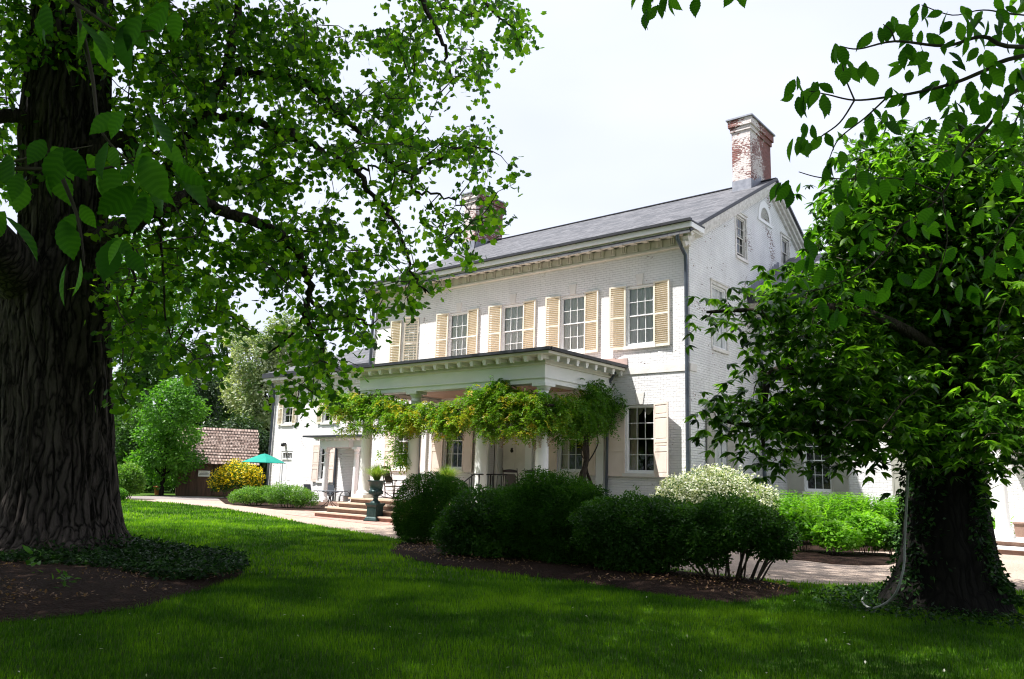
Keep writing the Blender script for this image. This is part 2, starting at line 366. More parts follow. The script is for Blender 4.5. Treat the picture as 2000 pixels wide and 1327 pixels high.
MT['signw'] = pmat('sign_white', (.85, .85, .83), (.8, .8, .78), .4)
MT['ink'] = pmat('sign_ink', (.05, .05, .07), (.05, .05, .07), .5)
MT['hose'] = pmat('grey_hose', (.34, .35, .34), (.28, .29, .28), .5)
MT['bark'] = bark_mat('furrowed_bark', (.105, .085, .078), (.012, .010, .009), 5.5, 1.0, .075)
MT['bark2'] = bark_mat('dark_bark', (.011, .010, .008), (.004, .0035, .003), 7, .5, .1, .03)
MT['limb'] = bark_mat('limb_bark', (.060, .048, .038), (.025, .02, .016), 12, .5)
MT['twig'] = pmat('twig_bark', (.07, .06, .035), (.045, .035, .025), .8)
MT['stem'] = pmat('shrub_stem', (.10, .075, .055), (.05, .04, .03), .85)
MT['lawn'] = ground_mat('lawn_soil_grass', [(.35, (.030, .070, .007)), (.55, (.055, .112, .011)), (.75, (.085, .150, .018))], 9, .5, 60)
MT['gravel'] = ground_mat('pea_gravel', [(.3, (.27, .20, .155)), (.5, (.42, .33, .27)), (.7, (.58, .48, .41))], 26, 1, 45, big=.4, bigamt=.25)
MT['asphalt'] = ground_mat('old_tarmac', [(.3, (.20, .17, .16)), (.7, (.30, .27, .26))], 20, .6, 60)
MT['mulch'] = ground_mat('bark_mulch', [(.3, (.012, .007, .005)), (.55, (.034, .018, .012)), (.75, (.09, .045, .03))], 18, 1, 30, dist=.04)
MT['patio'] = tile_mat('brick_paving', (.42, .20, .16), (.55, .30, .25), .22, .11, 0, .008, (.45, .36, .32), .85, .4, vax=1)
G = lambda *s: [(p, c) for p, c in s]
MT['l_tulip'] = leaf_mat('tulip_leaf', G((.15, (.016, .052, .007)), (.5, (.055, .145, .010)), (.85, (.17, .30, .016))), .62, tcol=2.2)
MT['l_buck'] = leaf_mat('buckeye_leaf', tcol=1.8, stops=G((.15, (.010, .034, .005)), (.5, (.038, .105, .009)), (.85, (.14, .28, .022))), trans=.45, rough=.32, spec=.5)
MT['l_elm'] = leaf_mat('elm_leaf', G((.15, (.014, .055, .006)), (.5, (.032, .105, .008)), (.85, (.060, .16, .014))), .65, .5, .2, 2.5)
MT['l_yew'] = leaf_mat('yew_needle', G((.15, (.012, .044, .005)), (.5, (.032, .100, .009)), (.9, (.085, .21, .016))), .3, .6, .12)
MT['l_box'] = leaf_mat('glossy_leaf', G((.15, (.014, .048, .007)), (.5, (.036, .108, .012)), (.9, (.095, .22, .02))), .3, .42, .22)
MT['l_wist'] = leaf_mat('wisteria_leaf', G((.12, (.035, .10, .012)), (.38, (.075, .19, .015)), (.55, (.16, .29, .02)), (.68, (.40, .33, .03)), (.88, (.55, .27, .045))), .4)
MT['l_wflow'] = leaf_mat('faded_wisteria_flower', G((.2, (.22, .13, .14)), (.8, (.42, .30, .30))), .3)
MT['l_fern'] = leaf_mat('fern_leaf', G((.15, (.07, .19, .012)), (.5, (.14, .33, .02)), (.9, (.25, .45, .04))), .45)
MT['l_spir'] = leaf_mat('spirea_leaf', G((.1, (.05, .12, .02)), (.5, (.10, .22, .03)), (.82, (.17, .30, .05)), (.97, (.34, .2, .1))), .4)
MT['l_yel'] = leaf_mat('yellow_blossom', G((.2, (.75, .52, .01)), (.8, (.85, .68, .03))), .3, tcol=1.0)
MT['l_whi'] = leaf_mat('white_blossom', G((.2, (.66, .66, .50)), (.8, (.82, .82, .70))), .3, tcol=.9)
MT['l_cream'] = leaf_mat('cream_blossom', G((.2, (.07, .15, .035)), (.5, (.28, .34, .16)), (.8, (.62, .62, .46))), .35, tcol=.9)
MT['l_bgd'] = leaf_mat('deep_green_leaf', G((.15, (.020, .060, .012)), (.55, (.048, .115, .018)), (.9, (.10, .21, .03))), .4)
MT['l_bgb'] = leaf_mat('bright_green_leaf', G((.15, (.04, .12, .015)), (.5, (.075, .20, .02)), (.9, (.14, .30, .035))), .45)
MT['l_bgm'] = leaf_mat('mid_green_leaf', G((.15, (.03, .08, .015)), (.5, (.055, .14, .022)), (.9, (.11, .22, .035))), .4)
MT['l_con'] = leaf_mat('conifer_needle', G((.15, (.016, .035, .014)), (.55, (.03, .065, .022)), (.9, (.06, .11, .035))), .2)
MT['l_rust'] = leaf_mat('rusty_leaf', G((.2, (.10, .12, .03)), (.5, (.20, .12, .04)), (.85, (.25, .09, .04))), .35)
MT['l_ivy'] = leaf_mat('ivy_leaf', G((.15, (.006, .022, .006)), (.5, (.014, .045, .010)), (.9, (.04, .105, .018))), .2, .5, .15)
MT['l_ogr'] = leaf_mat('fountain_grass', G((.15, (.10, .20, .03)), (.5, (.20, .30, .05)), (.9, (.38, .42, .12))), .35)
MT['l_grass'] = leaf_mat('grass_blade', G((.1, (.015, .056, .003)), (.5, (.062, .160, .005)), (.9, (.19, .33, .014))), .45, .55, .2, 1.6)
MT['l_dry'] = leaf_mat('dry_leaf', G((.2, (.14, .07, .035)), (.8, (.34, .2, .12))), .2)
MT['l_up'] = leaf_mat('shading_crown_leaf', G((.15, (.012, .036, .006)), (.5, (.025, .065, .010)), (.85, (.05, .11, .016))), .25)  # darker and less translucent, so the unseen crowns deepen the lawn shade
def glass_mat():
    m, t, b, N, L = nodes('window_glass'); N.remove(b)
    tr = N.new('ShaderNodeBsdfTransparent'); tr.inputs[0].default_value = (.97, .98, .98, 1)
    gl = N.new('ShaderNodeBsdfGlossy'); gl.inputs['Roughness'].default_value = .03; gl.inputs[0].default_value = (.9, .95, 1, 1)
    n = N.new('ShaderNodeTexNoise'); n.inputs['Scale'].default_value = 3; tc = N.new('ShaderNodeTexCoord'); L.new(tc.outputs['Object'], n.inputs[0])
    bp = N.new('ShaderNodeBump'); bp.inputs['Strength'].default_value = .1; bp.inputs['Distance'].default_value = .05; L.new(n.outputs[0], bp.inputs['Height']); L.new(bp.outputs[0], gl.inputs['Normal'])
    fr = N.new('ShaderNodeFresnel'); fr.inputs[0].default_value = 1.5
    mx = N.new('ShaderNodeMixShader'); L.new(math_node(N, L, 'MULTIPLY', fr.outputs[0], 1.1, True), mx.inputs[0]); L.new(tr.outputs[0], mx.inputs[1]); L.new(gl.outputs[0], mx.inputs[2])
    L.new(mx.outputs[0], N['Material Output'].inputs[0]); return m
MT['glass'] = glass_mat()

# ------------------------------------------------------------------ foliage by leaf
def tpl_diamond(w=.28):   # two folded halves
    return np.array([(0, 0, 0), (0, w, .05), (0.5, w * .9, .05), (1, 0, -.08), (0.5, -w * .9, .05), (0, -w, .05)])[[0, 2, 3, 4]], np.array([(0, 1, 2), (0, 2, 3)])
def tpl_lobed():
    v = [(0, 0, 0), (.10, .40, .03), (.38, .30, .03), (.55, .52, .0), (.80, .30, -.03), (.92, .10, -.06), (.92, -.10, -.06), (.80, -.30, -.03), (.55, -.52, 0), (.38, -.30, .03), (.10, -.40, .03), (.5, 0, -.02)]
    f = [(11, i, i + 1) for i in range(0, 10)] + [(11, 10, 0)]
    return np.array(v), np.array(f)
def tpl_oval(w=.3, k=5, ser=0.0, droop=.12):
    v = []; 
    for i in range(k + 1):
        t = i / k; ww = w * math.sin(math.pi * t ** .8) * (1 - .12 * t) + (0 if i in (0, k) else ser * (1 if i % 2 else -1))
        z = -droop * t * t
        v += [(t, ww, z + ww * .22), (t, 0, z), (t, -ww, z + ww * .22)]
    f = []
    for i in range(k):
        a = i * 3; b = a + 3
        for j in (0, 1):
            f += [(a + j, a + j + 1, b + j + 1), (a + j, b + j + 1, b + j)]
    return np.array(v), np.array(f)
def unit(a): return a / np.maximum(np.linalg.norm(a, axis=-1, keepdims=True), 1e-9)
def leaves(name, P, size, tpl, mat, parent=None, org=(0, 0, 0), droop=.5, out=None, outw=0.0, rnd=None, dirs=None, flat=.6, seed=0):
    r = np.random.default_rng(seed + len(P)); n = len(P); V, F = tpl
    d = r.normal(size=(n, 3)) if dirs is None else dirs + .25 * r.normal(size=(n, 3))
    if dirs is None: d[:, 2] = d[:, 2] * .5 - droop
    if out is not None: d = unit(d) + out * outw
    d = unit(d)
    nn = r.normal(size=(n, 3)) * (1 - flat); nn[:, 2] += flat
    if out is not None: nn = nn + out * outw
    nn = nn - d * (nn * d).sum(1, keepdims=True); nn = unit(nn); s = np.cross(nn, d)
    sz = size * r.uniform(.7, 1.25, n) if not hasattr(size, '__len__') else np.asarray(size)
    W = P[:, None, :] + sz[:, None, None] * (V[None, :, 0:1] * d[:, None, :] + V[None, :, 1:2] * s[:, None, :] + V[None, :, 2:3] * nn[:, None, :])
    FF = F[None] + (np.arange(n) * len(V))[:, None, None]
    q = r.uniform(size=n) if rnd is None else rnd
    return np_mesh(name, W.reshape(-1, 3), FF.reshape(-1, F.shape[1]), mat, parent, org, np.repeat(q, len(F)))
def blob_points(n, c, rad, seed=1, shell=.72, bumpy=.28, lo=-1.0, fill=.15, nf=2.6):
    """points in the outer layer of a bumpy ellipsoid"""
    r = np.random.default_rng(seed); d = unit(r.normal(size=(int(n * 1.8), 3))); d = d[d[:, 2] > lo][:n]
    k = len(d); rr = shell + (1 - shell) * r.uniform(size=k) ** .6
    inn = r.uniform(size=k) < fill; rr[inn] *= r.uniform(.3, 1, inn.sum())
    b = 1 + bumpy * (fbm(d * nf + seed * 3.1, seed) - .5) * 2
    fine = 1 + .10 * (vnoise(d * 9 + 5, seed + 3) - .5) * 2
    return np.asarray(c) + d * (rr * b * fine)[:, None] * np.asarray(rad), d
def inpoly(P, poly):
    x, y = P[:, 0], P[:, 1]; c = np.zeros(len(P), bool); j = len(poly) - 1
    for i in range(len(poly)):
        xi, yi = poly[i][0], poly[i][1]; xj, yj = poly[j][0], poly[j][1]
        m = ((yi > y) != (yj > y)) & (x < (xj - xi) * (y - yi) / ((yj - yi) if yj != yi else 1e-9) + xi)
        c ^= m; j = i
    return c
T_D = tpl_diamond(); T_DN = tpl_diamond(.14); T_L = tpl_lobed(); T_O = tpl_oval(.27, 4); T_OB = tpl_oval(.29, 16, .013, .16)
T_OB[0][:, 1] *= 1 - .5 * T_OB[0][:, 0] ** 3; T_P = tpl_oval(.20, 4)

# ================================================================== GROUND
def sheet(name, poly, z, mat, kind='structure'):
    mb = MB(); mb.add([(p[0], p[1], z) for p in poly], [tuple(range(len(poly)))])
    o = mb.build(name, mat)
    if o.data.polygons[0].normal.z < 0: o.data.flip_normals()
    return tag(o, kind=kind)
def smooth(poly, it=2):
    for _ in range(it):
        q = []
        for i in range(len(poly)):
            a = np.array(poly[i][:2]); b = np.array(poly[(i + 1) % len(poly)][:2]); q += [a * .75 + b * .25, a * .25 + b * .75]
        poly = q
    return poly
def pxw(l): return [gp(*p)[:2] for p in l]
lawn = MB(); lawn.add([(-600, -300, 0), (400, -300, 0), (400, 600, 0), (-600, 600, 0)], [(0, 1, 2, 3)]); tag(lawn.build('lawn', MT['lawn']), kind='structure')
LAWN_EDGE = pxw([(226, 974), (265, 978), (350, 984), (430, 993), (520, 1007), (600, 1024), (680, 1037), (775, 1053), (900, 1066), (1100, 1088), (1300, 1112), (1450, 1130), (1560, 1139), (1650, 1144), (1740, 1141), (1860, 1146), (1990, 1156), (2200, 1172)])
gravel = [tuple(p) for p in LAWN_EDGE] + [(24, -10), (24, 5.0), (0, 5.0), (-.2, -.2), (-15, -.2), (-15.2, 3.3), (-26, 3.3)] + [tuple(p) for p in pxw([(440, 976), (330, 971), (226, 969)])]
GRAVEL = gravel; sheet('gravel_driveway', gravel, .004, MT['gravel'])
sheet('service_road', pxw([(232, 970.2), (330, 969), (440, 971.5), (470, 976), (440, 979), (330, 975.6), (260, 974.6)]), .008, MT['asphalt'])
sheet('brick_patio', [(-19.5, 3.3), (-16.0, -2.2), (-13.6, -5.0), (-7.4, -5.9), (-7.4, -4.0), (-15.1, -.2), (-15.2, 3.3)], .012, MT['patio'])
BED = smooth(pxw([(752, 1078), (800, 1094), (880, 1110), (1000, 1124), (1130, 1138), (1300, 1166), (1440, 1184), (1545, 1164), (1572, 1155), (1490, 1136), (1300, 1118), (1100, 1092), (900, 1068), (800, 1052)]))
RING = smooth(pxw([(-200, 1240), (-60, 1225), (120, 1208), (285, 1190), (345, 1168), (420, 1147), (486, 1122), (440, 1098), (330, 1080), (240, 1072), (100, 1062), (-200, 1060)]))
def mound(name, poly, z, h, mat):
    """bed with a low mound: rim at the grass, centre raised"""
    P = np.array([p[:2] for p in poly]); c = P.mean(0); mb = MB(); n = len(P); rings = (1, .93, .8, .5, .2); vs = []
    for k in rings:
        for i, p in enumerate(P):
            q = c + (p - c) * k; zz = z + (0 if k == 1 else h * (1 - (k ** 3)) * .9 + .03 * vnoise(np.array([[q[0] * 2, q[1] * 2, 0]]))[0])
            vs.append((q[0], q[1], zz))
    fs = [(j * n + i, j * n + (i + 1) % n, (j + 1) * n + (i + 1) % n, (j + 1) * n + i) for j in range(len(rings) - 1) for i in range(n)]
    fs.append(tuple((len(rings) - 1) * n + i for i in range(n)))
    mb.add(vs, fs, True); o = mb.build(name, mat)
    if sum(p.normal.z for p in o.data.polygons) < 0: o.data.flip_normals()
    return tag(o, kind='structure')
mound('mulch_bed', BED, .014, .10, MT['mulch'])
mound('mulch_ring', RING, .016, .12, MT['mulch'])
STRIP = smooth(pxw([(1480, 1082), (1560, 1076), (1660, 1080), (1760, 1084), (1762, 1104), (1650, 1106), (1556, 1094), (1480, 1092)]), 1)
mound('mulch_strip', STRIP, .016, .05, MT['mulch'])
sheet('mulch_foundation_bed', [(.1, 5.1), (.1, -.2), (-3.0, -.2), (-3.0, -2.6), (2.6, -3.4), (4.6, -2.2), (7.2, 1.2), (7.2, 5.1)], .018, MT['mulch'])
sheet('mulch_shrub_bed', pxw([(425, 974), (640, 978), (640, 1000), (540, 996), (440, 985)]), .018, MT['mulch'])

# ================================================================== HOUSE
house = thing('house', 'large two-storey white painted brick house with gabled slate roof, columned porch and lower side wings', 'house')
def wall(mb, u0, u1, z0, topf, holes, tf, cuts=(), reveal=.26):
    us = sorted(set([u0, u1, *cuts] + [h[0] for h in holes] + [h[1] for h in holes])); us = [u for u in us if u0 <= u <= u1]
    for a, b in zip(us[:-1], us[1:]):
        hs = sorted([h for h in holes if h[0] <= a + 1e-6 and h[1] >= b - 1e-6], key=lambda h: h[2]); z = z0
        for h in hs:
            if h[2] > z + 1e-6: mb.quad(tf(a, 0, z), tf(b, 0, z), tf(b, 0, h[2]), tf(a, 0, h[2]))
            z = h[3]
        mb.quad(tf(a, 0, z), tf(b, 0, z), tf(b, 0, topf(b)), tf(a, 0, topf(a)))
    for a, b, c, d in holes:
        r = reveal
        mb.quad(tf(a, 0, c), tf(a, r, c), tf(a, r, d), tf(a, 0, d)); mb.quad(tf(b, 0, d), tf(b, r, d), tf(b, r, c), tf(b, 0, c))
        mb.quad(tf(a, 0, d), tf(a, r, d), tf(b, r, d), tf(b, 0, d)); mb.quad(tf(a, r, c), tf(a, 0, c), tf(b, 0, c), tf(b, r, c))
FR = lambda Y: (lambda u, y, z: (u, Y + y, z))          # wall facing -Y
GB = lambda X: (lambda u, y, z: (X - y, u, z))          # wall facing +X, u = Y
EZ, RZ, DY = 9.62, 13.45, 14.0
roofz = lambda y: RZ - abs(y - 7.0) * (RZ - EZ) / 7.0
W2 = [(-1.80, 1.06), (-4.53, 1.06), (-7.28, 1.06), (-10.09, 1.06), (-12.86, 1.06)]
W1 = [-1.80, -4.53, -10.09, -12.86]
holesF = [(c - w_ / 2, c + w_ / 2, 5.97, 8.04) for c, w_ in W2] + [(c - .54, c + .54, 1.80, 4.02) for c in W1] + [(-8.2, -6.45, .7, 3.7)]
mb = MB(); wall(mb, -15.15, 0, 0, lambda u: EZ, holesF, FR(0)); mb.build('front_wall', MT['brick'], house)
holesG = [(1.62, 2.76, 6.02, 8.2), (1.58, 2.62, 1.8, 4.06), (3.74, 4.64, 9.68, 11.28), (8.26, 9.1, 10.42, 11.62)]
mb = MB(); wall(mb, 0, DY, 0, roofz, holesG, GB(0), (7.0,)); mb.build('gable_wall', MT['brickg'], house)
mb = MB()
mb.add([(-15.15, 0, 0), (-15.15, DY, 0), (-15.15, DY, EZ), (-15.15, 7, RZ), (-15.15, 0, EZ)], [(0, 4, 3, 2, 1)])
mb.quad((0, DY, 0), (-15.15, DY, 0), (-15.15, DY, EZ), (0, DY, EZ)); mb.build('rear_wall', MT['brick'], house)
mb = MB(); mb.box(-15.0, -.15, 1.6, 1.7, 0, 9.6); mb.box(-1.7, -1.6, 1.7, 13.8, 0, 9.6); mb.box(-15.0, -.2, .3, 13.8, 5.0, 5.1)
mb.build('dark_backing', MT['dark'], house)  # added dark boards that keep the rooms behind the windows looking unlit
# roof
sl = (RZ - EZ) / 7.0
mb = MB()
for s_ in (-1, 1):
    ye = 7 + s_ * 7.62; ze = RZ - 7.62 * sl + .14; zr = RZ + .14
    mb.add([(-15.5, ye, ze), (.34, ye, ze), (.34, 7, zr), (-15.5, 7, zr), (-15.5, ye, ze - .1), (.34, ye, ze - .1), (.34, 7, zr - .1), (-15.5, 7, zr - .1)],
           [(0, 1, 2, 3) if s_ < 0 else (3, 2, 1, 0), (4, 7, 6, 5) if s_ < 0 else (5, 6, 7, 4), (0, 4, 5, 1), (1, 5, 6, 2), (0, 3, 7, 4)])
roof = mb.build('roof', MT['slate'], house)
mb = MB(); mb.bar((-15.52, 7, RZ + .15), (.36, 7, RZ + .15), .09, .02)
for s_ in (-1, 1): mb.bar((.35, 7 + s_ * 7.62, RZ - 7.62 * sl + .13), (.35, 7, RZ + .13), .025, .05)
mb.build('ridge_cap', MT['gut'], roof)
# gable rake boards
mb = MB()
for s_ in (-1, 1):
    for (dx, off, hh) in ((.30, .02, .11), (.20, -.16, .09), (.10, -.32, .08)):
        a = (dx / 2 + .0, 7 + s_ * 7.45, RZ - 7.45 * sl + off - .02); b = (dx / 2, 7, RZ + off - .02)
        mb.bar(a, b, dx / 2, hh)
mb.build('rake_board', MT['trimw'], house)
# cornice on the front eave
co = MB(); co.box(-15.55, .38, -.62, -.36, EZ - .12, EZ + .07); co.box(-15.5, .34, -.56, .35, EZ - .20, EZ - .12)
co.box(-15.2, .06, -.10, 0, 9.12, EZ - .2); co.box(-15.22, .08, -.15, 0, 9.06, 9.12); co.box(-15.3, .1, -.2, 0, 9.5, EZ - .2)
cornice = co.build('cornice', MT['cornice'], house)
fb = MB(); fb.box(-15.56, .39, -.645, -.62, EZ - .12, EZ + .055); fb.box(.38, .405, -.62, .3, EZ - .12, EZ + .045); fb.build('fascia', MT['white'], cornice)
tb = MB(); n = 34
for i in range(n):
    x = -15.0 + i * (14.9 / (n - 1))
    if i == 0:
        tb.box(-.11, .11, -.112, -.10, 9.14, 9.50)
        for k in (-1, 0, 1): tb.box(-.024 + k * .07, .024 + k * .07, -.142, -.112, 9.2, 9.50)
        tb.box(-.11, .11, -.15, -.112, 9.17, 9.2)
        tg = tb.build('triglyph', MT['cornice'], cornice); ml = MB(); ml.box(-.11, .11, -.52, -.2, EZ - .235, EZ - .201); mlo = ml.build('mutule', MT['cornice'], cornice); tg.location.x = mlo.location.x = x
    else:
        for src in (tg, mlo): c_ = src.copy(); COL.objects.link(c_); c_.location.x = x
gu = MB(); gu.box(-15.6, .42, -.74, -.6, EZ + .06, EZ + .145); gu.box(.38, .42, -.6, .3, EZ + .05, EZ + .10); gu.build('gutter', MT['gut'], cornice)
# belt course, lintels
mb = MB(); mb.box(-15.17, .02, -.03, 0, 5.03, 5.27); mb.box(0, .03, 0, .42, 5.03, 5.27); mb.build('belt_course', MT['stone'], house)
for c, w_ in W2: mb = MB(); mb.add([(c - .10, -.025, 8.05), (c + .10, -.025, 8.05), (c + .15, -.025, 8.42), (c - .15, -.025, 8.42), (c - .10, 0, 8.05), (c + .10, 0, 8.05), (c + .15, 0, 8.42), (c - .15, 0, 8.42)], [(0, 1, 2, 3), (0, 4, 5, 1), (1, 5, 6, 2), (2, 6, 7, 3), (3, 7, 4, 0)]); mb.build('keystone', MT['stone'], house)
for c in (W1[0], W1[1], W1[2], W1[3]): mb = MB(); mb.add([(c - .11, -.025, 4.03), (c + .11, -.025, 4.03), (c + .17, -.025, 4.42), (c - .17, -.025, 4.42), (c - .11, 0, 4.03), (c + .11, 0, 4.03), (c + .17, 0, 4.42), (c - .17, 0, 4.42)], [(0, 1, 2, 3), (0, 4, 5, 1), (1, 5, 6, 2), (2, 6, 7, 3), (3, 7, 4, 0)]); mb.build('keystone', MT['stone'], house)
# chimneys
def chimney(x0, x1, y0, y1, z0, z1):
    mb = MB(); mb.box(x0, x1, y0, y1, z0, z1 - .55); mb.box(x0 - .05, x1 + .05, y0 - .05, y1 + .05, z1 - .55, z1 - .35); mb.box(x0 - .11, x1 + .11, y0 - .11, y1 + .11, z1 - .35, z1 - .06)
    o = mb.build('chimney', MT['chim'], house)
    c = MB(); c.box(x0 - .17, x1 + .17, y0 - .17, y1 + .17, z1 - .06, z1); c.build('chimney_cap', MT['lead'], o)
    f = MB(); zf = roofz(y0) + .14; e = .012
    f.add([(x0 - e, y0 - e, zf - .2), (x1 + e, y0 - e, zf - .2), (x1 + e, y0 - e, zf + .42), (x0 - e, y0 - e, zf + .42)], [(0, 1, 2, 3)])
    for k in range(5):
        a = y0 + (7 - y0) * k / 5; b_ = y0 + (7 - y0) * (k + 1) / 5; zt = zf + .30 + sl * (a - y0)
        if k == 0: zt = zf + .42
        f.quad((x1 + e, a, zf - .3), (x1 + e, b_, zf - .3), (x1 + e, b_, zt), (x1 + e, a, zt))
    f.build('chimney_flashing', MT['lead'], o)
chimney(-1.04, -.28, 5.95, 8.1, 12.0, 16.05)
chimney(-15.66, -14.86, 5.95, 8.1, 12.0, 16.05)

# ---- windows (built in a local frame: x along the wall, y into it, z up; origin at the bottom centre)
def tfloc(o, loc, rz): o.location = loc; o.rotation_euler = (0, 0, rz); return o
def muntins(mb, w_, z0, z1, y, cols, rows, t=.011):
    for i in range(1, cols): x = -w_ / 2 + w_ * i / cols; mb.box(x - t, x + t, y - .012, y + .012, z0, z1)
    for j in range(1, rows): z = z0 + (z1 - z0) * j / rows; mb.box(-w_ / 2, w_ / 2, y - .0135, y + .0135, z - t, z + t)
def shutter(style, w_, h, side, ang, parent, mat, mat2=None, x=0, z=0):
    """hinge on the jamb; ang 0 = flat against the wall, 180 = closed"""
    mb = MB(); t = .018; fr = .055
    s = side
    def bx(a0, a1, z0, z1, y0=-t, y1=t): mb.box(min(s * a0, s * a1), max(s * a0, s * a1), y0, y1, z0, z1)
    bx(0, fr, 0, h); bx(w_ - fr, w_, 0, h); bx(fr, w_ - fr, 0, .09); bx(fr, w_ - fr, h - fr, h)
    if style == 'louvre':
        bx(fr, w_ - fr, h * .5 - .03, h * .5 + .03)
    else:
        for a in ((.34, .40), (.46, .50), (.80, .84)):
            bx(fr, w_ - fr, h * a[0], h * a[1])
        bx(fr, w_ - fr, .09, h - fr, -.006, .006)
        for a, b_ in ((.06, .32), (.42, .445), (.52, .78), (.86, .95)):
            bx(fr + .035, w_ - fr - .035, h * a, h * b_, -.013, .013)
    o = mb.build('shutter', mat, parent)
    if style == 'louvre':
        lv = MB(); k = int(h / .072)
        for i in range(k):
            zz = .11 + (h - .17) * i / (k - 1)
            if abs(zz - h * .5) < .05: continue
            xa, xb = sorted((s * fr, s * (w_ - fr)))
            lv.obox(((xa + xb) / 2, 0, zz), (1, 0, 0), (0, 1, -1.0), (0, 1, 1), (xb - xa) / 2, .026, .004)
        m2 = lv.build('louvre_slats', mat2, parent); outl = [o, m2]
    else: outl = [o]
    for q in outl: q.location = (x, -.035, z); q.rotation_euler = (0, 0, R(-ang * s))
    return o
def window(w_, h, cols, rows, loc, rz, sh=None, shw=.6, angs=(6, 6), curtain='sheer', sill=True, shm=(None, None), shz=(-.06, .02), name='window', trim=None, open_=0):
    f = MB(); fw = .05
    f.box(-w_ / 2, -w_ / 2 + fw, .03, .16, 0, h); f.box(w_ / 2 - fw, w_ / 2, .03, .16, 0, h)
    f.box(-w_ / 2 + fw, w_ / 2 - fw, .03, .16, h - .06, h); f.box(-w_ / 2 + fw, w_ / 2 - fw, .03, .16, 0, .07)
    iw = w_ - 2 * fw; zm = (h + .01) / 2; st = .032
    for (a, b_, y) in ((zm - .015, h - .06, .085), (.07 + open_, zm + .02 + open_, .122)):
        f.box(-iw / 2, -iw / 2 + st, y - .016, y + .016, a, b_); f.box(iw / 2 - st, iw / 2, y - .016, y + .016, a, b_)
        f.box(-iw / 2 + st, iw / 2 - st, y - .016, y + .016, b_ - .035, b_); f.box(-iw / 2 + st, iw / 2 - st, y - .016, y + .016, a, a + .035)
        for i in range(1, cols): x = -iw / 2 + st + (iw - 2 * st) * i / cols; f.box(x - .009, x + .009, y - .01, y + .01, a + .035, b_ - .035)
        for j in range(1, rows // 2): z = a + .035 + (b_ - a - .07) * j / (rows // 2); f.box(-iw / 2 + st, iw / 2 - st, y - .0115, y + .0115, z - .009, z + .009)
    win = f.build(name, MT['white'] if trim is None else trim, house); tfloc(win, loc, rz)
    p = MB()
    for (a, b_, y) in ((zm, h - .06, .085), (.07 + open_, zm + open_, .122)): p.quad((-iw / 2, y, a), (iw / 2, y, a), (iw / 2, y, b_), (-iw / 2, y, b_))
    p.build('pane', MT['glass'], win)
    if sill:
        s = MB(); s.box(-w_ / 2 - .08, w_ / 2 + .08, -.07, .10, -.11, -.002); s.build('sill', MT['stone'], win)
    def cloth(x0, x1, z0, z1, y, wav, amp, mat):
        c = MB(); n = max(6, int((x1 - x0) / .02)); vs = []
        for i in range(n + 1):
            x = x0 + (x1 - x0) * i / n; yy = y + amp * math.sin(x * wav) + amp * .5 * math.sin(x * wav * 2.3 + 1)
            vs += [(x, yy, z0), (x, yy * 1.0 + .004, z1)]
        c.add(vs, [(2 * i, 2 * i + 2, 2 * i + 3, 2 * i + 1) for i in range(n)], True); return c.build('curtain', mat, win)
    if curtain == 'sheer': cloth(-w_ / 2 + .055, w_ / 2 - .055, .08, h - .065, .160, 46, .010, MT['curt'])
    if curtain == 'side':
        cloth(-w_ / 2 + .03, -w_ / 2 + .36, .02, h - .02, .215, 60, .016, MT['drape'])
        c = MB()
        for k in (-.16, .2):
            vs = []; n = 10
            for i in range(n + 1):
                a = i / n; x = k - .18 + .36 * a; dz = .22 * math.sin(math.pi * a) + .04
                vs += [(x, .235, h - .03), (x, .22 - .02 * math.sin(math.pi * a), h - .05 - dz)]
            c.add(vs, [(2 * i, 2 * i + 1, 2 * i + 3, 2 * i + 2) for i in range(n)], True)
        c.build('curtain', MT['drape'], win)
    if sh:
        hh = h + shz[1] - shz[0]
        for i, s in enumerate((-1, 1)):
            if angs[i] is None: continue
            shutter(sh, shw, hh, s, angs[i], win, shm[0], shm[1], s * w_ / 2, shz[0])
    return win
LV = (MT['louf'], MT['lou']); PN = (MT['pinkw'], None); GP = (MT['greyw'], None)
for i, (c, w_) in enumerate(W2):
    window(w_, 2.05, 3, 4, (c, 0, 5.98), 0, 'louvre', .60, [(8, 4), (8, 4), (8, 3), (9, 4), (6, 140)][i], 'sheer', shm=LV, shz=(-.10, .03))
for i, c in enumerate(W1):
    window(1.08, 2.2, 3, 4, (c, 0, 1.81), 0, 'panel', .56 if i else .72, (5, 24 if i == 0 else 6), 'side', shm=PN, shz=(-.10, .02))
window(1.12, 2.16, 3, 4, (0, 2.19, 6.03), R(90), None, curtain='sheer')
window(1.0, 2.24, 3, 4, (0, 2.1, 1.81), R(90), 'panel', .62, (4, 5), 'sheer', shm=GP)
window(.88, 1.58, 3, 4, (0, 4.19, 9.69), R(90), None, curtain=None, trim=MT['trimw'], open_=.12)
window(.82, 1.18, 3, 2, (0, 8.68, 10.43), R(90), None, curtain=None, trim=MT['trimw'])
# casings on the gable windows
for yc, w_, z0, z1 in ((2.19, 1.14, 6.02, 8.2), (2.1, 1.04, 1.8, 4.06), (4.19, .9, 9.68, 11.28), (8.68, .84, 10.42, 11.62)):
    mb = MB(); mb.box(0, .025, yc - w_ / 2 - .09, yc - w_ / 2, z0, z1 + .1); mb.box(0, .025, yc + w_ / 2, yc + w_ / 2 + .09, z0, z1 + .1); mb.box(0, .028, yc - w_ / 2, yc + w_ / 2, z1, z1 + .1); mb.box(0, .06, yc - w_ / 2 - .12, yc + w_ / 2 + .12, z1 + .1, z1 + .15); mb.build('window_casing', MT['trimw'], house)
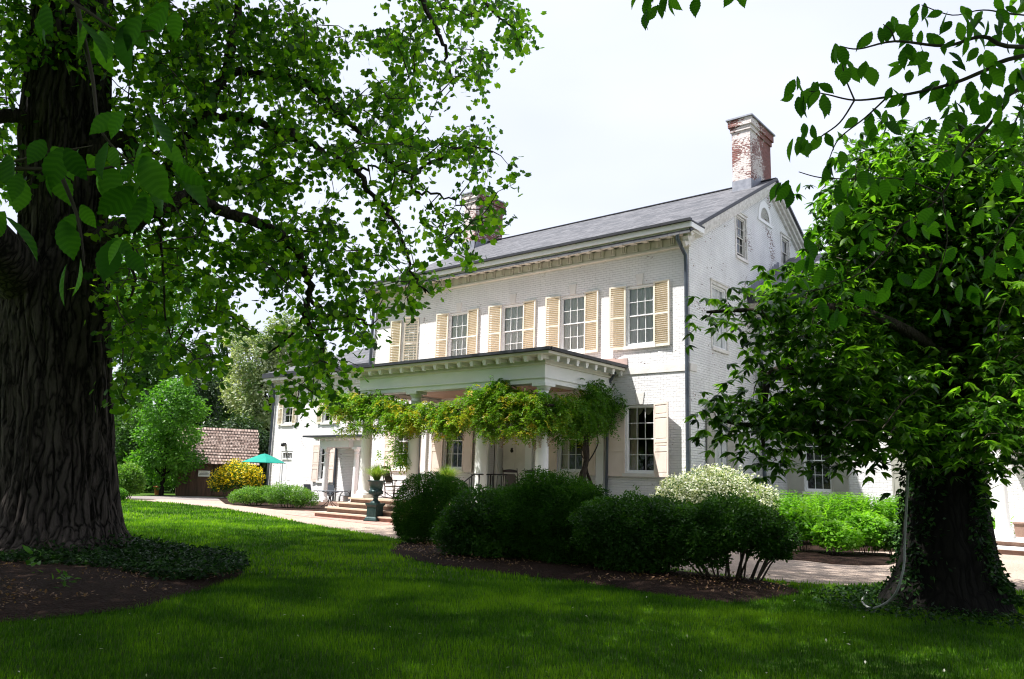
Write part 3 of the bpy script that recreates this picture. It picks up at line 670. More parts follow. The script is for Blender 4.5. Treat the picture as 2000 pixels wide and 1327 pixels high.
# attic fan vent
mb = MB(); yc, z0, r0 = 6.5, 11.75, .66
for r_, dx in ((r0 + .14, .03),):
    n = 18; vs = [(dx, yc + r_ * .82 * math.cos(math.pi * k / n), z0 + r_ * math.sin(math.pi * k / n)) for k in range(n + 1)] + [(dx, yc + (r0 - .12) * .82 * math.cos(math.pi * k / n), z0 + (r0 - .12) * math.sin(math.pi * k / n)) for k in range(n + 1)]
    mb.add(vs, [(k, k + 1, n + 2 + k, n + 1 + k) for k in range(n)]); mb.add([(0, *v[1:]) for v in vs[:n + 1]] + vs[:n + 1], [(k, k + 1, n + 2 + k, n + 1 + k) for k in range(n)])
mb.box(0, .05, yc - .72, yc + .72, z0 - .12, z0)
for k in range(8):
    z = z0 + .04 + k * .066; hw = math.sqrt(max(0, (r0 - .12) ** 2 - (z - z0) ** 2)) * .82; mb.obox((.02, yc, z), (0, 1, 0), (1, 0, -.8), (1, 0, 1), hw, .022, .005)
mb.build('fan_vent', MT['white'], house)
# downpipes
def downpipe(pts, r=.055, mat='pipe'):
    m_ = MB(); m_.tube(pts, r, 10)
    o = m_.build('downpipe', MT[mat], house); return o
downpipe([(-.12, -.55, 9.42), (-.12, -.55, 9.2), (-.10, -.30, 8.95), (-.06, -.14, 8.75), (-.06, -.11, 8.4), (-.06, -.11, .05)], .062)
downpipe([(-15.2, -.55, 9.42), (-15.2, -.5, 9.2), (-15.18, -.12, 8.8), (-15.18, -.11, 8.4), (-15.18, -.11, .05)], .07)
downpipe([(.26, 5.0, 7.6), (.26, 5.14, 7.3), (.26, 5.16, .05)], .065)
downpipe([(-2.62, -.2, 5.1), (-2.95, -.12, 4.7), (-3.0, -.12, .05)], .05)
downpipe([(-11.84, -.12, 4.8), (-11.84, -.12, .7)], .045)

# ---- door under the porch
mb = MB(); y = .62; mb.quad((-8.3, y, .7), (-6.35, y, .7), (-6.35, y, 3.8), (-8.3, y, 3.8))
mb.box(-8.2, -8.06, .3, .62, .7, 3.7); mb.box(-6.6, -6.45, .3, .62, .7, 3.7); door0 = mb.build('door_recess', MT['white'], house)
mb = MB(); mb.box(-8.02, -6.64, .56, .61, .71, 3.2)
for zc, hh in ((1.2, .36), (1.95, .30), (2.7, .34)):
    for xc in (-7.68, -6.98): mb.box(xc - .26, xc + .26, .545, .56, zc - hh, zc + hh)
door = mb.build('front_door', MT['stone'], house)
mb = MB(); mb.lathe([(.0, -.09), (.05, -.05), (.06, .0), (.035, .05), (.05, .08), (0, .1)], (-7.56, .52, 2.56), 10); mb.build('door_knocker', MT['iron'], door)
mb = MB()
for x0, x1 in ((-8.5, -8.2), (-6.45, -6.15)): mb.box(x0, x1, -.08, 0, .7, 3.76)
mb.box(-8.55, -6.1, -.1, 0, 3.75, 3.95); mb.build('door_surround', MT['portico'], house)
for x0, x1 in ((-3.42, -3.12), (-11.8, -11.5)): mb = MB(); mb.box(x0, x1, -.10, 0, .7, 4.4); mb.build('pilaster', MT['portico'], house)

# ================================================================== PORCH
GX0, GX1, GY, GZ = -11.85, -2.28, -4.36, 5.33
EX0, EX1, EY = -11.35, -2.86, -3.77
mb = MB(); mb.box(EX0, EX1, EY, EY + .5, 4.55, 4.93); mb.box(EX0 + .02, EX1 - .02, EY + .03, EY + .48, 4.38, 4.53); mb.box(EX0 - .03, EX1 + .03, EY - .03, EY + .5, 4.525, 4.565)
mb.box(EX1 - .5, EX1, EY + .5, 0, 4.55, 4.93); mb.box(EX1 - .48, EX1 - .02, EY + .48, 0, 4.38, 4.53); mb.box(EX1 - .45, EX1 + .03, EY + .5, 0, 4.525, 4.565)
mb.box(EX0, EX0 + .5, EY + .5, 0, 4.55, 4.93); mb.box(EX0 + .02, EX0 + .48, EY + .48, 0, 4.38, 4.53)
ent = mb.build('entablature', MT['portico'], house)
mb = MB(); mb.box(EX0 - .08, EX1 + .08, EY - .08, 0, 4.93, 4.98); mb.box(EX0 - .02, EX1 + .02, EY - .02, 0, 4.98, 5.16)
mb.box(GX0 + .06, GX1 - .06, GY + .06, 0, 5.16, 5.24)
N_ = 17
def mut(x, y, dx, dy):
    # bracket block with a sloping foot, hung under the soffit
    mb.box(x - .075 * (1 if dy else 1), x + .075, y - .075, y + .075, 5.04, 5.16)
bco = mb.build('porch_cornice', MT['soffit'], house)
mb = MB(); mb.box(-.07, .07, -.42, -.02, 5.06, 5.16); mb.box(-.05, .05, -.41, -.31, 4.99, 5.06); bk = mb.build('bracket', MT['portico'], bco); bk.location = (EX0 - .1, EY, 0)
def putb(x, y, rz): c_ = bk.copy(); COL.objects.link(c_); c_.location = (x, y, 0); c_.rotation_euler.z = rz
for i in range(1, N_): putb(EX0 - .1 + (EX1 - EX0 + .2) * i / (N_ - 1), EY, 0)
for i in range(8):
    y = EY + .1 + 3.6 * i / 7
    putb(EX1, y, R(90)); putb(EX0, y, R(-90))
mb = MB(); mb.box(EX0 + .3, EX1 - .3, EY + .3, 0, 4.58, 4.62); mb.build('porch_ceiling', MT['ceil'], house)
mb = MB()
a, b_, c_, d_ = (GX0, GY, 5.34), (GX1, GY, 5.34), (GX1 - 1.2, 0, 5.95), (GX0 + 1.2, 0, 5.95)
a, b_, c_, d_ = (GX0, GY, 5.335), (GX1, GY, 5.335), (GX1, 0, 5.36), (GX0, 0, 5.36); r1, r2 = (GX0 + 2.0, -1.4, 5.52), (GX1 - 2.0, -1.4, 5.52); q1, q2 = (GX0 + 2, 0, 5.56), (GX1 - 2, 0, 5.56)
mb.add([a, b_, c_, d_, r1, r2, q1, q2], [(0, 1, 5, 4), (1, 2, 7, 5), (4, 5, 7, 6), (3, 0, 4, 6)])
proof = mb.build('porch_roof', MT['terne'], house)
mb = MB(); mb.box(GX0 - .02, GX1 + .02, GY - .04, GY + .07, 5.25, 5.335); mb.box(GX1 - .07, GX1 + .04, GY + .07, 0, 5.25, 5.34); mb.box(GX0 - .04, GX0 + .07, GY + .07, 0, 5.25, 5.34)
mb.build('porch_gutter', MT['gut'], proof)
mb = MB(); mb.box(GX1 - .45, GX1 + .02, -.03, 0, 5.36, 5.58); mb.box(GX0, GX1 - .45, -.03, 0, 5.5, 5.62); mb.build('porch_flashing', MT['terne'], proof)
def column(x, y, z0, z1, r0=.205, r1=.165, name='column', mat='portico'):
    h = z1 - z0; m_ = MB()
    m_.box(x - r0 * 1.38, x + r0 * 1.38, y - r0 * 1.38, y + r0 * 1.38, z0, z0 + .10)
    pr = [(r0 * 1.32, .10), (r0 * 1.36, .14), (r0 * 1.30, .19), (r0 * 1.1, .21), (r0 * 1.04, .26)]
    for k in range(9):
        t = k / 8; pr.append((r0 + (r1 - r0) * t ** 1.5, .28 + (h - .62) * t))
    pr += [(r1 * 1.12, h - .33), (r1 * 1.12, h - .30), (r1, h - .285), (r1, h - .20), (r1 * 1.12, h - .19), (r1 * 1.3, h - .12), (r1 * 1.34, h - .09)]
    m_.lathe(pr, (x, y, z0), 28); m_.box(x - r1 * 1.55, x + r1 * 1.55, y - r1 * 1.55, y + r1 * 1.55, z1 - .09, z1)
    return m_.build(name, MT[mat], house)
for x in (-11.08, -8.62, -5.52, -3.1): column(x, -3.5, .7, 4.38)
# deck, steps
mb = MB(); mb.box(-11.36, -2.7, -3.96, -.02, .64, .7); deck = mb.build('porch_deck', MT['tread'], house)
mb = MB(); mb.box(-11.3, -2.76, -3.9, -.02, 0, .64); mb.build('deck_base', MT['riser'], deck)
for k in (1, 2, 3):
    z = .7 - .175 * k; x0 = -11.34 - .29 * k; y0 = -3.94 - .29 * k; x1 = -4.9
    mb = MB(); mb.box(x0, x1, y0, -3.98 - .29 * (k - 1) + .02, z - .05, z); mb.box(x0, -11.37 - .29 * (k - 1), -3.98 - .29 * (k - 1) + .02, -.3, z - .05, z)
    st_ = mb.build('step', MT['tread'], house)
    mb = MB(); mb.box(x0 + .05, x1 - .04, y0 + .05, -3.97 - .29 * (k - 1) + .08, z - .175 + .001, z - .05); mb.box(x0 + .05, -11.42 - .29 * (k - 1), -3.97 - .29 * (k - 1) + .08, -.34, z - .174, z - .05)
    mb.build('riser', MT['riser'], st_)
# notice by the door
mb = MB(); mb.box(-8.43, -8.24, -.12, -.081, 2.1, 2.5); nb = mb.build('notice_board', MT['signw'], None)
tag(nb, 'small blank white notice fixed beside the front door of the porch', 'notice')
# handrail
mb = MB()
for x, y, z in ((-5.35, -4.95, .17), (-5.35, -4.5, .35), (-5.35, -4.1, .7), (-5.35, -3.75, .7), (-5.35, -3.2, .7)): mb.bar((x, y, z), (x, y, z + .92), .016)
mb.tube([(-5.35, -5.05, 1.05), (-5.35, -4.9, 1.12), (-5.35, -4.0, 1.62), (-5.35, -2.4, 1.64)], .022, 8)
mb.tube([(-5.35, -4.9, .5), (-5.35, -4.0, .95), (-5.35, -2.4, .95)], .014, 6)
for k in range(12): t = k / 11; mb.bar((-5.35, -4.85 + t * 2.4, .45 + min(t * 1.2, .4)), (-5.35, -4.85 + t * 2.4, 1.1 + min(t * 1.4, .5)), .009)
mb.build('handrail', MT['iron'], house)

# ================================================================== LEFT WING
WY, WX0, WX1, WE = 3.5, -27.5, -15.15, 6.72
hw_ = [(-26.62, -25.68, 4.15, 5.96), (-23.05, -22.1, 4.15, 5.96), (-20.55, -19.65, 4.15, 5.96), (-26.48, -25.42, 0, 2.66), (-23.05, -22.15, 1.12, 2.98), (-19.2, -18.2, 0, 2.7)]
mb = MB(); wall(mb, WX0, WX1, 0, lambda u: WE, hw_, FR(WY)); mb.build('wing_front_wall', MT['brick'], house)
mb = MB(); mb.quad((WX0, WY + 8, 0), (WX0, WY, 0), (WX0, WY, WE), (WX0, WY + 8, WE)); mb.quad((WX1, WY + 8, 0), (WX0, WY + 8, 0), (WX0, WY + 8, WE), (WX1, WY + 8, WE)); mb.build('wing_side_wall', MT['brick'], house)
mb = MB(); mb.box(WX0 + .1, WX1 - .1, WY + 1.2, WY + 1.3, 0, WE - .1); mb.box(WX0 + .1, WX1 - .1, WY + .3, WY + 7.8, 3.5, 3.6); mb.build('wing_dark_backing', MT['dark'], house)  # dark boards added behind the wing windows to soak up entering light
mb = MB(); e = .55; A = (WX0 - e, WY - e, WE + .28); B_ = (WX1, WY - e, WE + .28); C_ = (WX1, WY + 8 + e, WE + .28); D_ = (WX0 - e, WY + 8 + e, WE + .28); r1 = (WX0 + 4.0, WY + 4, WE + 2.3); r2 = (WX1, WY + 4, WE + 2.3)
mb.add([A, B_, C_, D_, r1, r2], [(0, 1, 5, 4), (2, 3, 4, 5), (3, 0, 4)]); mb.build('wing_roof', MT['slate'], house)
mb = MB(); mb.box(WX0 - e - .03, WX1, WY - e - .06, WY - e + .1, WE + .02, WE + .285); mb.box(WX0 - e - .06, WX0 - e + .1, WY - e + .1, WY + 8, WE + .02, WE + .285); mb.build('wing_gutter', MT['gut'], house)
mb = MB(); mb.box(WX0 - e + .02, WX1, WY - e + .02, WY + .2, WE - .14, WE + .02); mb.box(WX0 - .08, WX1, WY - .1, WY, WE - .62, WE - .14); mb.box(WX0 - .12, WX1, WY - .13, WY, WE - .5, WE - .45)
for i in range(26): x = WX0 + .1 + i * .48; mb.box(x - .08, x + .08, WY - .42, WY - .1, WE - .24, WE - .14)
mb.build('wing_cornice', MT['trimw'], house)
mb = MB(); mb.box(-18.1, -17.3, WY + 3.2, WY + 4.4, WE + 1.4, WE + 3.4); mb.box(-18.18, -17.22, WY + 3.12, WY + 4.48, WE + 3.4, WE + 3.6); mb.build('wing_chimney', MT['brickg'], house)
for x in (-26.15, -22.58, -20.1): window(.9, 1.78, 2, 4, (x, WY, 4.16), 0, 'louvre', .42, (6, 8), None, shm=LV, name='window')
window(.9, 1.84, 3, 4, (-22.6, WY, 1.13), 0, 'panel', .48, (6, 8), None, shm=PN)
mb = MB(); mb.box(-26.48, -26.38, WY + .02, WY + .14, 0, 2.66); mb.box(-25.52, -25.42, WY + .02, WY + .14, 0, 2.66); mb.box(-26.38, -25.52, WY + .02, WY + .14, 2.56, 2.66); mb.box(-26.38, -25.52, WY + .02, WY + .14, 2.2, 2.27)
for k in range(1, 5): x = -26.38 + .86 * k / 5; mb.box(x - .012, x + .012, WY + .06, WY + .1, 2.27, 2.56)
mb.box(-26.38, -25.52, WY + .07, WY + .12, 0, 2.2)
for xc in (-26.15, -25.75):
    for z0, z1 in ((.2, .95), (1.1, 2.05)): mb.box(xc - .14, xc + .14, WY + .055, WY + .07, z0, z1)
sd = mb.build('side_door', MT['white'], house)
mb = MB(); mb.box(-26.38, -25.52, WY + .13, WY + .15, 2.27, 2.56); mb.build('transom_pane', MT['dark'], sd)
downpipe([(WX0 - .1, WY - .45, WE), (WX0 + .02, WY - .12, WE - .6), (WX0 + .05, WY - .1, .05)], .07)
downpipe([(-21.6, WY - .08, 3.05), (-21.6, WY - .08, .05)], .05)
mb = MB(); mb.box(-26.26, -26.08, WY - .1, WY - .02, 3.02, 3.1); mb.lathe([(.05, .0), (.11, .03), (.10, .16), (.06, .20), (.02, .22)], (-26.17, WY - .17, 2.9), 10)
lm = mb.build('wall_lamp', MT['iron'], None); tag(lm, 'small dark metal lamp on the white wing wall above the side door', 'wall lamp')
# small entry porch on the wing
PY = WY - 1.6
mb = MB(); mb.box(-21.0, -18.75, PY, PY + .3, 2.78, 3.18); mb.box(-21.0, -20.7, PY + .3, WY, 2.78, 3.18); mb.box(-18.75, -17.0, PY + .25, PY + .5, 2.78, 3.2); mb.box(-21.25, -17.0, PY - .2, WY, 3.18, 3.25)
for i in range(12): x = -21.1 + i * .34; mb.box(x - .05, x + .05, PY - .16, PY - .001, 3.1, 3.18)
sp_ = mb.build('side_porch_frieze', MT['portico'], house)
mb = MB(); mb.box(-21.75, -17.0, PY - .5, WY, 3.25, 3.33); mb.add([(-21.55, PY - .3, 3.34), (-17, PY - .3, 3.34), (-17, WY, 3.5), (-21.55, WY, 3.5)], [(0, 1, 2, 3)]); mb.build('side_porch_roof', MT['gut'], house)
for x in (-20.6, -18.33): column(x, PY + .18, .15, 2.78, .14, .12, 'side_porch_column')
mb = MB(); mb.box(-21.0, -17, PY - .1, WY, 0, .15); mb.build('side_porch_floor', MT['riser'], house)
mb = MB(); mb.box(-19.15, -18.25, WY + .1, WY + .15, .02, 2.6); mb.box(-19.0, -18.4, WY + .08, WY + .1, .3, 1.1); mb.box(-19.0, -18.4, WY + .08, WY + .1, 1.3, 2.4); mb.build('side_porch_door', MT['pinkw'], house)

# ================================================================== RIGHT WING
VY, VE = 5.25, 8.05
hr = [(1.62, 2.54, 1.38, 3.5), (5.0, 5.92, 1.38, 3.5), (1.64, 2.56, 5.35, 7.35), (5.0, 5.92, 5.35, 7.35)]
mb = MB(); wall(mb, 0.002, 20, 0, lambda u: VE, hr, FR(VY)); mb.build('right_wing_wall', MT['brick'], house)
mb = MB(); mb.box(.2, 19.8, VY + 1.3, VY + 1.4, 0, VE); mb.box(.2, 19.8, VY + .3, VY + 7, 4.3, 4.4); mb.build('right_wing_dark_backing', MT['dark'], house)  # added dark boards, so these windows look into darkness
mb = MB(); a = [(.02, VY - .6, VE + .35), (20, VY - .6, VE + .35), (20, VY + 3.9, VE + 2.85), (.02, VY + 3.9, VE + 2.85), (20, VY + 9, VE + .2), (.02, VY + 9, VE + .2)]
mb.add(a, [(0, 1, 2, 3), (3, 2, 4, 5)]); mb.build('right_wing_roof', MT['slatew'], house)
mb = MB(); mb.box(.03, 20, VY - .68, VY - .5, VE + .02, VE + .36); mb.build('right_wing_gutter', MT['gut'], house)
mb = MB(); mb.box(.03, 20, VY - .5, VY + .1, VE - .12, VE + .04); mb.box(.03, 20, VY - .62, VY - .5, VE - .02, VE + .02); mb.box(.03, 20, VY - .1, VY, VE - .6, VE - .12); mb.build('right_wing_cornice', MT['trimw'], house)
mb = MB(); k_ = 12
for i in range(k_):
    y0 = VY - .55 + (3.2) * i / k_; y1 = VY - .55 + 3.2 * (i + 1) / k_; zb = VE + .35 + (y0 - VY + .6) * 2.5 / 4.5
    mb.quad((.015, y0, zb - .1), (.015, y1, zb - .1), (.015, y1, zb + .36), (.015, y0, zb + .30))
mb.quad((.016, 8.2, 9.8), (.016, 9.2, 9.9), (.016, 9.2, 10.42), (.016, 8.2, 10.42)); mb.build('step_flashing', MT['lead'], house)
for x in (2.08, 5.46):
    window(.92, 2.1, 3, 4, (x, VY, 1.39), 0, 'panel', .56, (3, 3), 'none', shm=GP)
    window(.92, 1.98, 3, 4, (x, VY, 5.36), 0, 'louvre', .5, (3, 3), 'sheer', shm=(MT['greyw'], MT['greyw']))
# right entrance porch
c1 = on(1957, 1000, 1, 2.2); cx = c1[0]
column(cx, 2.2, .38, 3.4, .17, .14, 'entry_column'); column(cx + 3.2, 2.2, .38, 3.4, .17, .14, 'entry_column')
mb = MB(); mb.box(cx - .3, cx + 6, 1.9, VY, 3.4, 3.9); mb.box(cx - .6, cx + 6, 1.6, VY, 3.9, 4.0); mb.build('entry_porch_roof', MT['portico'], house)
mb = MB(); mb.box(cx - .35, cx + 6, 1.85, VY, .3, .38); mb.box(cx - .7, cx + 6, 1.35, 1.85, .12, .19); o_ = mb.build('entry_step', MT['stone'], house)
mb = MB(); mb.box(cx - .3, cx + 6, 1.9, VY, 0, .3); mb.box(cx - .65, cx + 6, 1.4, 1.9, 0, .12); mb.build('entry_riser', MT['riser'], o_)
mb = MB(); q = on(2010, 1040, 1, 3.4); mb.box(q[0] - .3, q[0] + .4, 3.1, 3.7, .38, .72); mb.box(q[0] - .33, q[0] + .43, 3.07, 3.73, .72, .76); tag(mb.build('planter', MT['riser']), 'low brown box planter on the far right porch deck', 'planter')

# ================================================================== TREES
def bigtrunk(name, outline, base, mat, parent, org, furrow=.035, nth=150, nz=170, k=26.0, seed=3, flare=0):
    """outline: (py, left px, right px) rows measured on the facing plane, bottom to top"""
    rows = []
    for py, l, r_ in outline:
        a = upright(l, py, base); b = upright(r_, py, base); rows.append((a[2], *((a + b) / 2)[:2], np.linalg.norm((b - a)[:2]) / 2))
    rows = np.array(sorted(rows)); zs = np.linspace(rows[0, 0], rows[-1, 0], nz)
    cx, cy, rr = (np.interp(zs, rows[:, 0], rows[:, i]) for i in (1, 2, 3))
    th = np.linspace(0, 2 * np.pi, nth, endpoint=False)
    Z, T = np.meshgrid(zs, th, indexing='ij')
    wob = fbm(np.stack([np.cos(T) * 1.4, np.sin(T) * 1.4, Z * .35], -1), seed)
    P = np.stack([np.cos(T) * k / 6, np.sin(T) * k / 6, Z * .9 + wob], -1)
    n1 = fbm(P + wob[..., None] * .7, seed + 5, 2); rid = np.clip(np.abs(n1 * 2 - 1) * 3.0, 0, 1) ** .6
    n2 = vnoise(P * np.array([3, 3, 2.2]), seed + 9)
    root = np.clip(1 - (Z - zs[0]) / .7, 0, 1) ** 2 * flare * (vnoise(np.stack([np.cos(T) * 1.7, np.sin(T) * 1.7, Z * 0], -1), seed + 2) - .3)
    rad = rr[:, None] * (1 + .09 * (wob - .5)) + furrow * rid + furrow * .5 * n2 + root
    X = cx[:, None] + rad * np.cos(T); Y = cy[:, None] + rad * np.sin(T)
    V = np.stack([X, Y, Z], -1).reshape(-1, 3); V[:nth, 2] -= .3
    i, j = np.meshgrid(np.arange(nz - 1), np.arange(nth), indexing='ij'); a = i * nth + j; b = i * nth + (j + 1) % nth
    F = np.stack([a, b, b + nth, a + nth], -1).reshape(-1, 4)
    return np_mesh(name, V, F, mat, parent, org, smooth=True)
def path3(pts):   # (px, py, depth) list to world
    return [dep(*p) for p in pts]
def spline(pts, n=6):
    P = np.array(pts, float); Q = []
    for i in range(len(P) - 1):
        p0 = P[max(i - 1, 0)]; p1 = P[i]; p2 = P[i + 1]; p3 = P[min(i + 2, len(P) - 1)]
        for t in np.linspace(0, 1, n, endpoint=False):
            Q.append(.5 * ((2 * p1) + (-p0 + p2) * t + (2 * p0 - 5 * p1 + 4 * p2 - p3) * t * t + (-p0 + 3 * p1 - 3 * p2 + p3) * t ** 3))
    Q.append(P[-1]); return np.array(Q)
def twigs(name, nodes, centers, mat, parent, org, r0=.012, maxd=3.0, sides=3, sag=.06):
    """join every cluster centre to the nearest wood already joined"""
    N = list(np.asarray(nodes)); C_ = np.asarray(centers); A = np.asarray(nodes)
    d0 = np.min(np.linalg.norm(C_[:, None] - A[None], axis=2), axis=1); order = np.argsort(d0)
    pool = np.zeros((len(A) + len(C_), 3)); pool[:len(A)] = A; m = len(A); mb = MB()
    for i in order:
        c = C_[i]; dd = np.linalg.norm(pool[:m] - c, axis=1); j = int(np.argmin(dd))
        if dd[j] < maxd:
            a = pool[j]; mid = (a + c) / 2 + np.array([0, 0, sag * dd[j]]) + RNG.normal(size=3) * dd[j] * .06
            rr = r0 * (1 if dd[j] > .3 else .6)
            mb.tube([a, mid, c], [rr, rr * .7, rr * .4], sides, cap=False)
        pool[m] = c; m += 1
    return mb.build(name, mat, parent, org)

# ---- big tree on the left
TB = gp(115, 1086)
tree1 = thing('tulip_tree', 'huge old tree with furrowed trunk at left edge and lobed green leaves', 'tree', TB)
bigtrunk('trunk', [(1092, -75, 262), (1078, -62, 245), (1050, -40, 234), (1000, -22, 227), (950, -8, 220), (900, 0, 216), (800, 3, 212), (700, 5, 211), (600, -2, 209), (540, 10, 208), (500, 38, 207), (450, 45, 205), (400, 44, 205), (330, 44, 209), (260, 46, 212), (200, 50, 210), (120, 62, 212), (40, 70, 214), (-80, 80, 215), (-300, 90, 212), (-700, 110, 205), (-1100, 140, 190)], TB, MT['bark'], tree1, TB, furrow=.075, nth=420, nz=420, k=44, flare=.7)
D1 = 13.6
B = {}
B['a'] = [(180, 462, 13.4), (217, 452, 13.0), (264, 433, 12.7), (313, 411, 12.8), (369, 384, 13), (426, 411, 13.3), (490, 433, 13.6), (555, 465, 14), (595, 525, 14.3), (603, 582, 14.5), (597, 620, 14.6), (625, 661, 14.7), (627, 706, 14.8), (618, 725, 14.8)]
B['b'] = [(170, 300, 13.6), (234, 273, 14.2), (290, 330, 14.6), (330, 330, 14.8), (345, 305, 15), (377, 249, 15.2), (407, 188, 15.4), (437, 151, 15.6), (452, 87, 16), (463, 19, 16.4), (480, -120, 17)]
B['c'] = [(437, 151, 15.6), (520, 143, 15.8), (588, 162, 15.6), (640, 196, 15.4), (687, 245, 15.2), (728, 286, 15), (766, 316, 15), (803, 339, 15), (845, 316, 15.1), (909, 286, 15.2), (960, 300, 15.3)]
B['d'] = [(385, 235, 15.2), (450, 225, 15.2), (520, 245, 15), (588, 271, 14.8), (640, 301, 14.6), (694, 335, 14.5), (720, 377, 14.4), (751, 407, 14.3), (773, 437, 14.3), (792, 486, 14.2), (812, 540, 14.2), (835, 575, 14.2)]
B['e'] = [(694, 335, 14.5), (732, 328, 14.7), (766, 331, 14.9)]
B['f'] = [(803, 339, 15), (811, 377, 14.9), (860, 381, 14.8), (910, 410, 14.8)]
B['g'] = [(603, 582, 14.5), (640, 612, 14.6), (697, 623, 14.8), (722, 640, 14.9)]
B['h'] = [(300, 418, 12.8), (264, 445, 12.7), (264, 560, 12.6), (235, 600, 12.6)]
B['i'] = [(330, 400, 12.8), (313, 441, 12.9), (318, 520, 13), (328, 660, 13.1)]
B['j'] = [(595, 620, 14.6), (560, 660, 14.5), (510, 700, 14.5)]
B['k'] = [(480, -120, 17), (640, -90, 16.5), (780, -60, 16.3), (850, 50, 16), (870, 110, 15.9), (890, 170, 15.8)]
B['l'] = [(780, -60, 16.3), (900, -40, 16.2), (960, 20, 16.2), (1005, 60, 16.2)]
B['m'] = [(60, 590, 13.6), (30, 530, 12.8), (-10, 480, 12.0), (-90, 400, 11.0)]
B['n'] = [(60, 235, 13.6), (0, 222, 13.2), (-80, 215, 12.6)]
B['o'] = [(40, -300, 13.6), (-100, -500, 12), (-250, -700, 11)]
B['p'] = [(190, -500, 13.6), (500, -700, 14), (900, -900, 14.5)]
RAD = dict(a=(.14, .03), b=(.17, .07), c=(.085, .015), d=(.08, .015), e=(.03, .012), f=(.035, .012), g=(.04, .014), h=(.035, .015), i=(.032, .012), j=(.03, .012), k=(.09, .015), l=(.05, .015), m=(.42, .3), n=(.13, .1), o=(.3, .15), p=(.3, .12))
nodes1 = []
for k_, pts in B.items():
    if k_ not in 'mnop': pts = [(x, y, d - .45 * min(1, i / 2)) for i, (x, y, d) in enumerate(pts)] if k_ in 'ab' else [(x, y, d - .45) for x, y, d in pts]
    q = spline(path3(pts), 6); q = q + .03 * (RNG.normal(size=q.shape)) * (0 if k_ in 'm' else 1)
    r0, r1 = RAD[k_]; rr = np.linspace(r0, r1, len(q)); mb = MB(); mb.tube(q, rr, 12 if r0 > .1 else 8); mb.build('branch', MT['bark'] if k_ == 'm' else MT['limb'], tree1, TB)
    if k_ not in 'mnop': nodes1.append(q)
nodes1 = np.concatenate(nodes1)
# leaf clusters: (px, py, rx, ry, weight, depth)
CL = [(90, 60, 110, 90, 60, 14.5), (20, 180, 60, 90, 22, 15), (20, 330, 50, 60, 14, 15), (300, 80, 130, 100, 120, 14.5), (480, 80, 130, 100, 130, 15.5), (640, 60, 110, 80, 90, 16), (320, 210, 110, 80, 85, 14.5), (450, 230, 110, 80, 90, 15), (580, 210, 120, 80, 105, 15.5), (700, 170, 90, 80, 70, 15.6),
      (760, 45, 70, 70, 46, 16), (830, 20, 40, 40, 14, 16), (800, 190, 60, 50, 34, 15.5), (780, 110, 60, 40, 26, 15.5), (855, 110, 20, 20, 4, 15.5), (300, 340, 90, 70, 50, 14), (430, 340, 110, 70, 80, 14.5), (540, 330, 80, 60, 50, 14.6), (640, 275, 90, 50, 44, 15), (740, 260, 80, 50, 44, 15),
      (960, 40, 70, 50, 30, 16), (1010, 60, 25, 35, 12, 16), (910, 80, 40, 60, 18, 16), (940, 135, 35, 40, 9, 16), (1000, 100, 25, 25, 7, 16), (925, 170, 12, 30, 3, 16), (890, 15, 40, 25, 12, 16), (860, 150, 30, 20, 4, 15.8), (850, 195, 18, 35, 4, 15.8),
      (905, 265, 45, 35, 17, 15.2), (950, 300, 45, 35, 18, 15.2), (985, 350, 28, 40, 12, 15.2), (930, 350, 55, 35, 18, 15), (860, 310, 50, 35, 15, 15), (850, 355, 55, 25, 14, 14.9), (880, 395, 50, 25, 14, 14.8), (930, 408, 45, 26, 11, 14.8), (965, 432, 26, 24, 5, 14.8), (905, 425, 26, 16, 4, 14.8),
      (680, 340, 60, 40, 22, 14.6), (740, 350, 60, 35, 22, 14.8), (790, 300, 50, 40, 17, 15), (600, 430, 60, 40, 22, 14.4), (680, 400, 45, 25, 8, 14.4), (745, 400, 30, 30, 6, 14.4), (845, 430, 22, 30, 4, 14.8),
      (300, 450, 90, 60, 42, 13.5), (420, 450, 100, 50, 60, 14), (520, 480, 80, 50, 45, 14), (260, 560, 55, 60, 22, 13.2), (360, 540, 80, 50, 32, 13.6), (460, 550, 60, 45, 22, 14), (600, 520, 70, 50, 32, 14.3), (680, 490, 50, 40, 15, 14.3), (640, 580, 70, 40, 24, 14.5), (560, 580, 50, 45, 17, 14.4), (700, 550, 34, 32, 8, 14.4), (690, 590, 40, 20, 8, 14.7),
      (750, 450, 38, 30, 7, 14.3), (790, 490, 32, 36, 7, 14.2), (745, 500, 26, 26, 3, 14.3), (830, 550, 30, 22, 6, 14.2), (855, 560, 20, 14, 3, 14.2), (880, 470, 28, 26, 7, 14.8), (905, 500, 20, 18, 4, 14.8), (870, 500, 20, 12, 3, 14.8), (805, 590, 17, 17, 4, 14.2), (800, 530, 25, 20, 5, 14.2), (740, 575, 12, 30, 4, 14.3), (755, 605, 16, 10, 3, 14.3),
      (660, 640, 60, 35, 18, 14.8), (600, 650, 50, 40, 14, 14.6), (700, 665, 28, 35, 9, 14.9), (640, 700, 50, 30, 11, 14.8), (580, 700, 40, 35, 9, 14.6), (585, 755, 30, 25, 5, 14.6), (560, 790, 14, 40, 4, 14.6), (620, 740, 40, 20, 5, 14.8), (605, 800, 28, 16, 3, 14.8), (640, 780, 30, 20, 4, 14.8), (700, 720, 20, 14, 2, 14.8),
      (250, 660, 30, 60, 12, 13), (240, 750, 22, 50, 6, 13), (330, 640, 40, 50, 12, 13.4), (390, 620, 35, 40, 8, 13.8), (430, 600, 40, 30, 9, 14), (385, 680, 26, 30, 5, 13.8), (405, 715, 16, 18, 3, 13.8), (350, 700, 20, 30, 4, 13.5), (470, 640, 30, 14, 3, 14), (510, 520, 30, 20, 5, 14), (520, 610, 20, 20, 3, 14.4)]
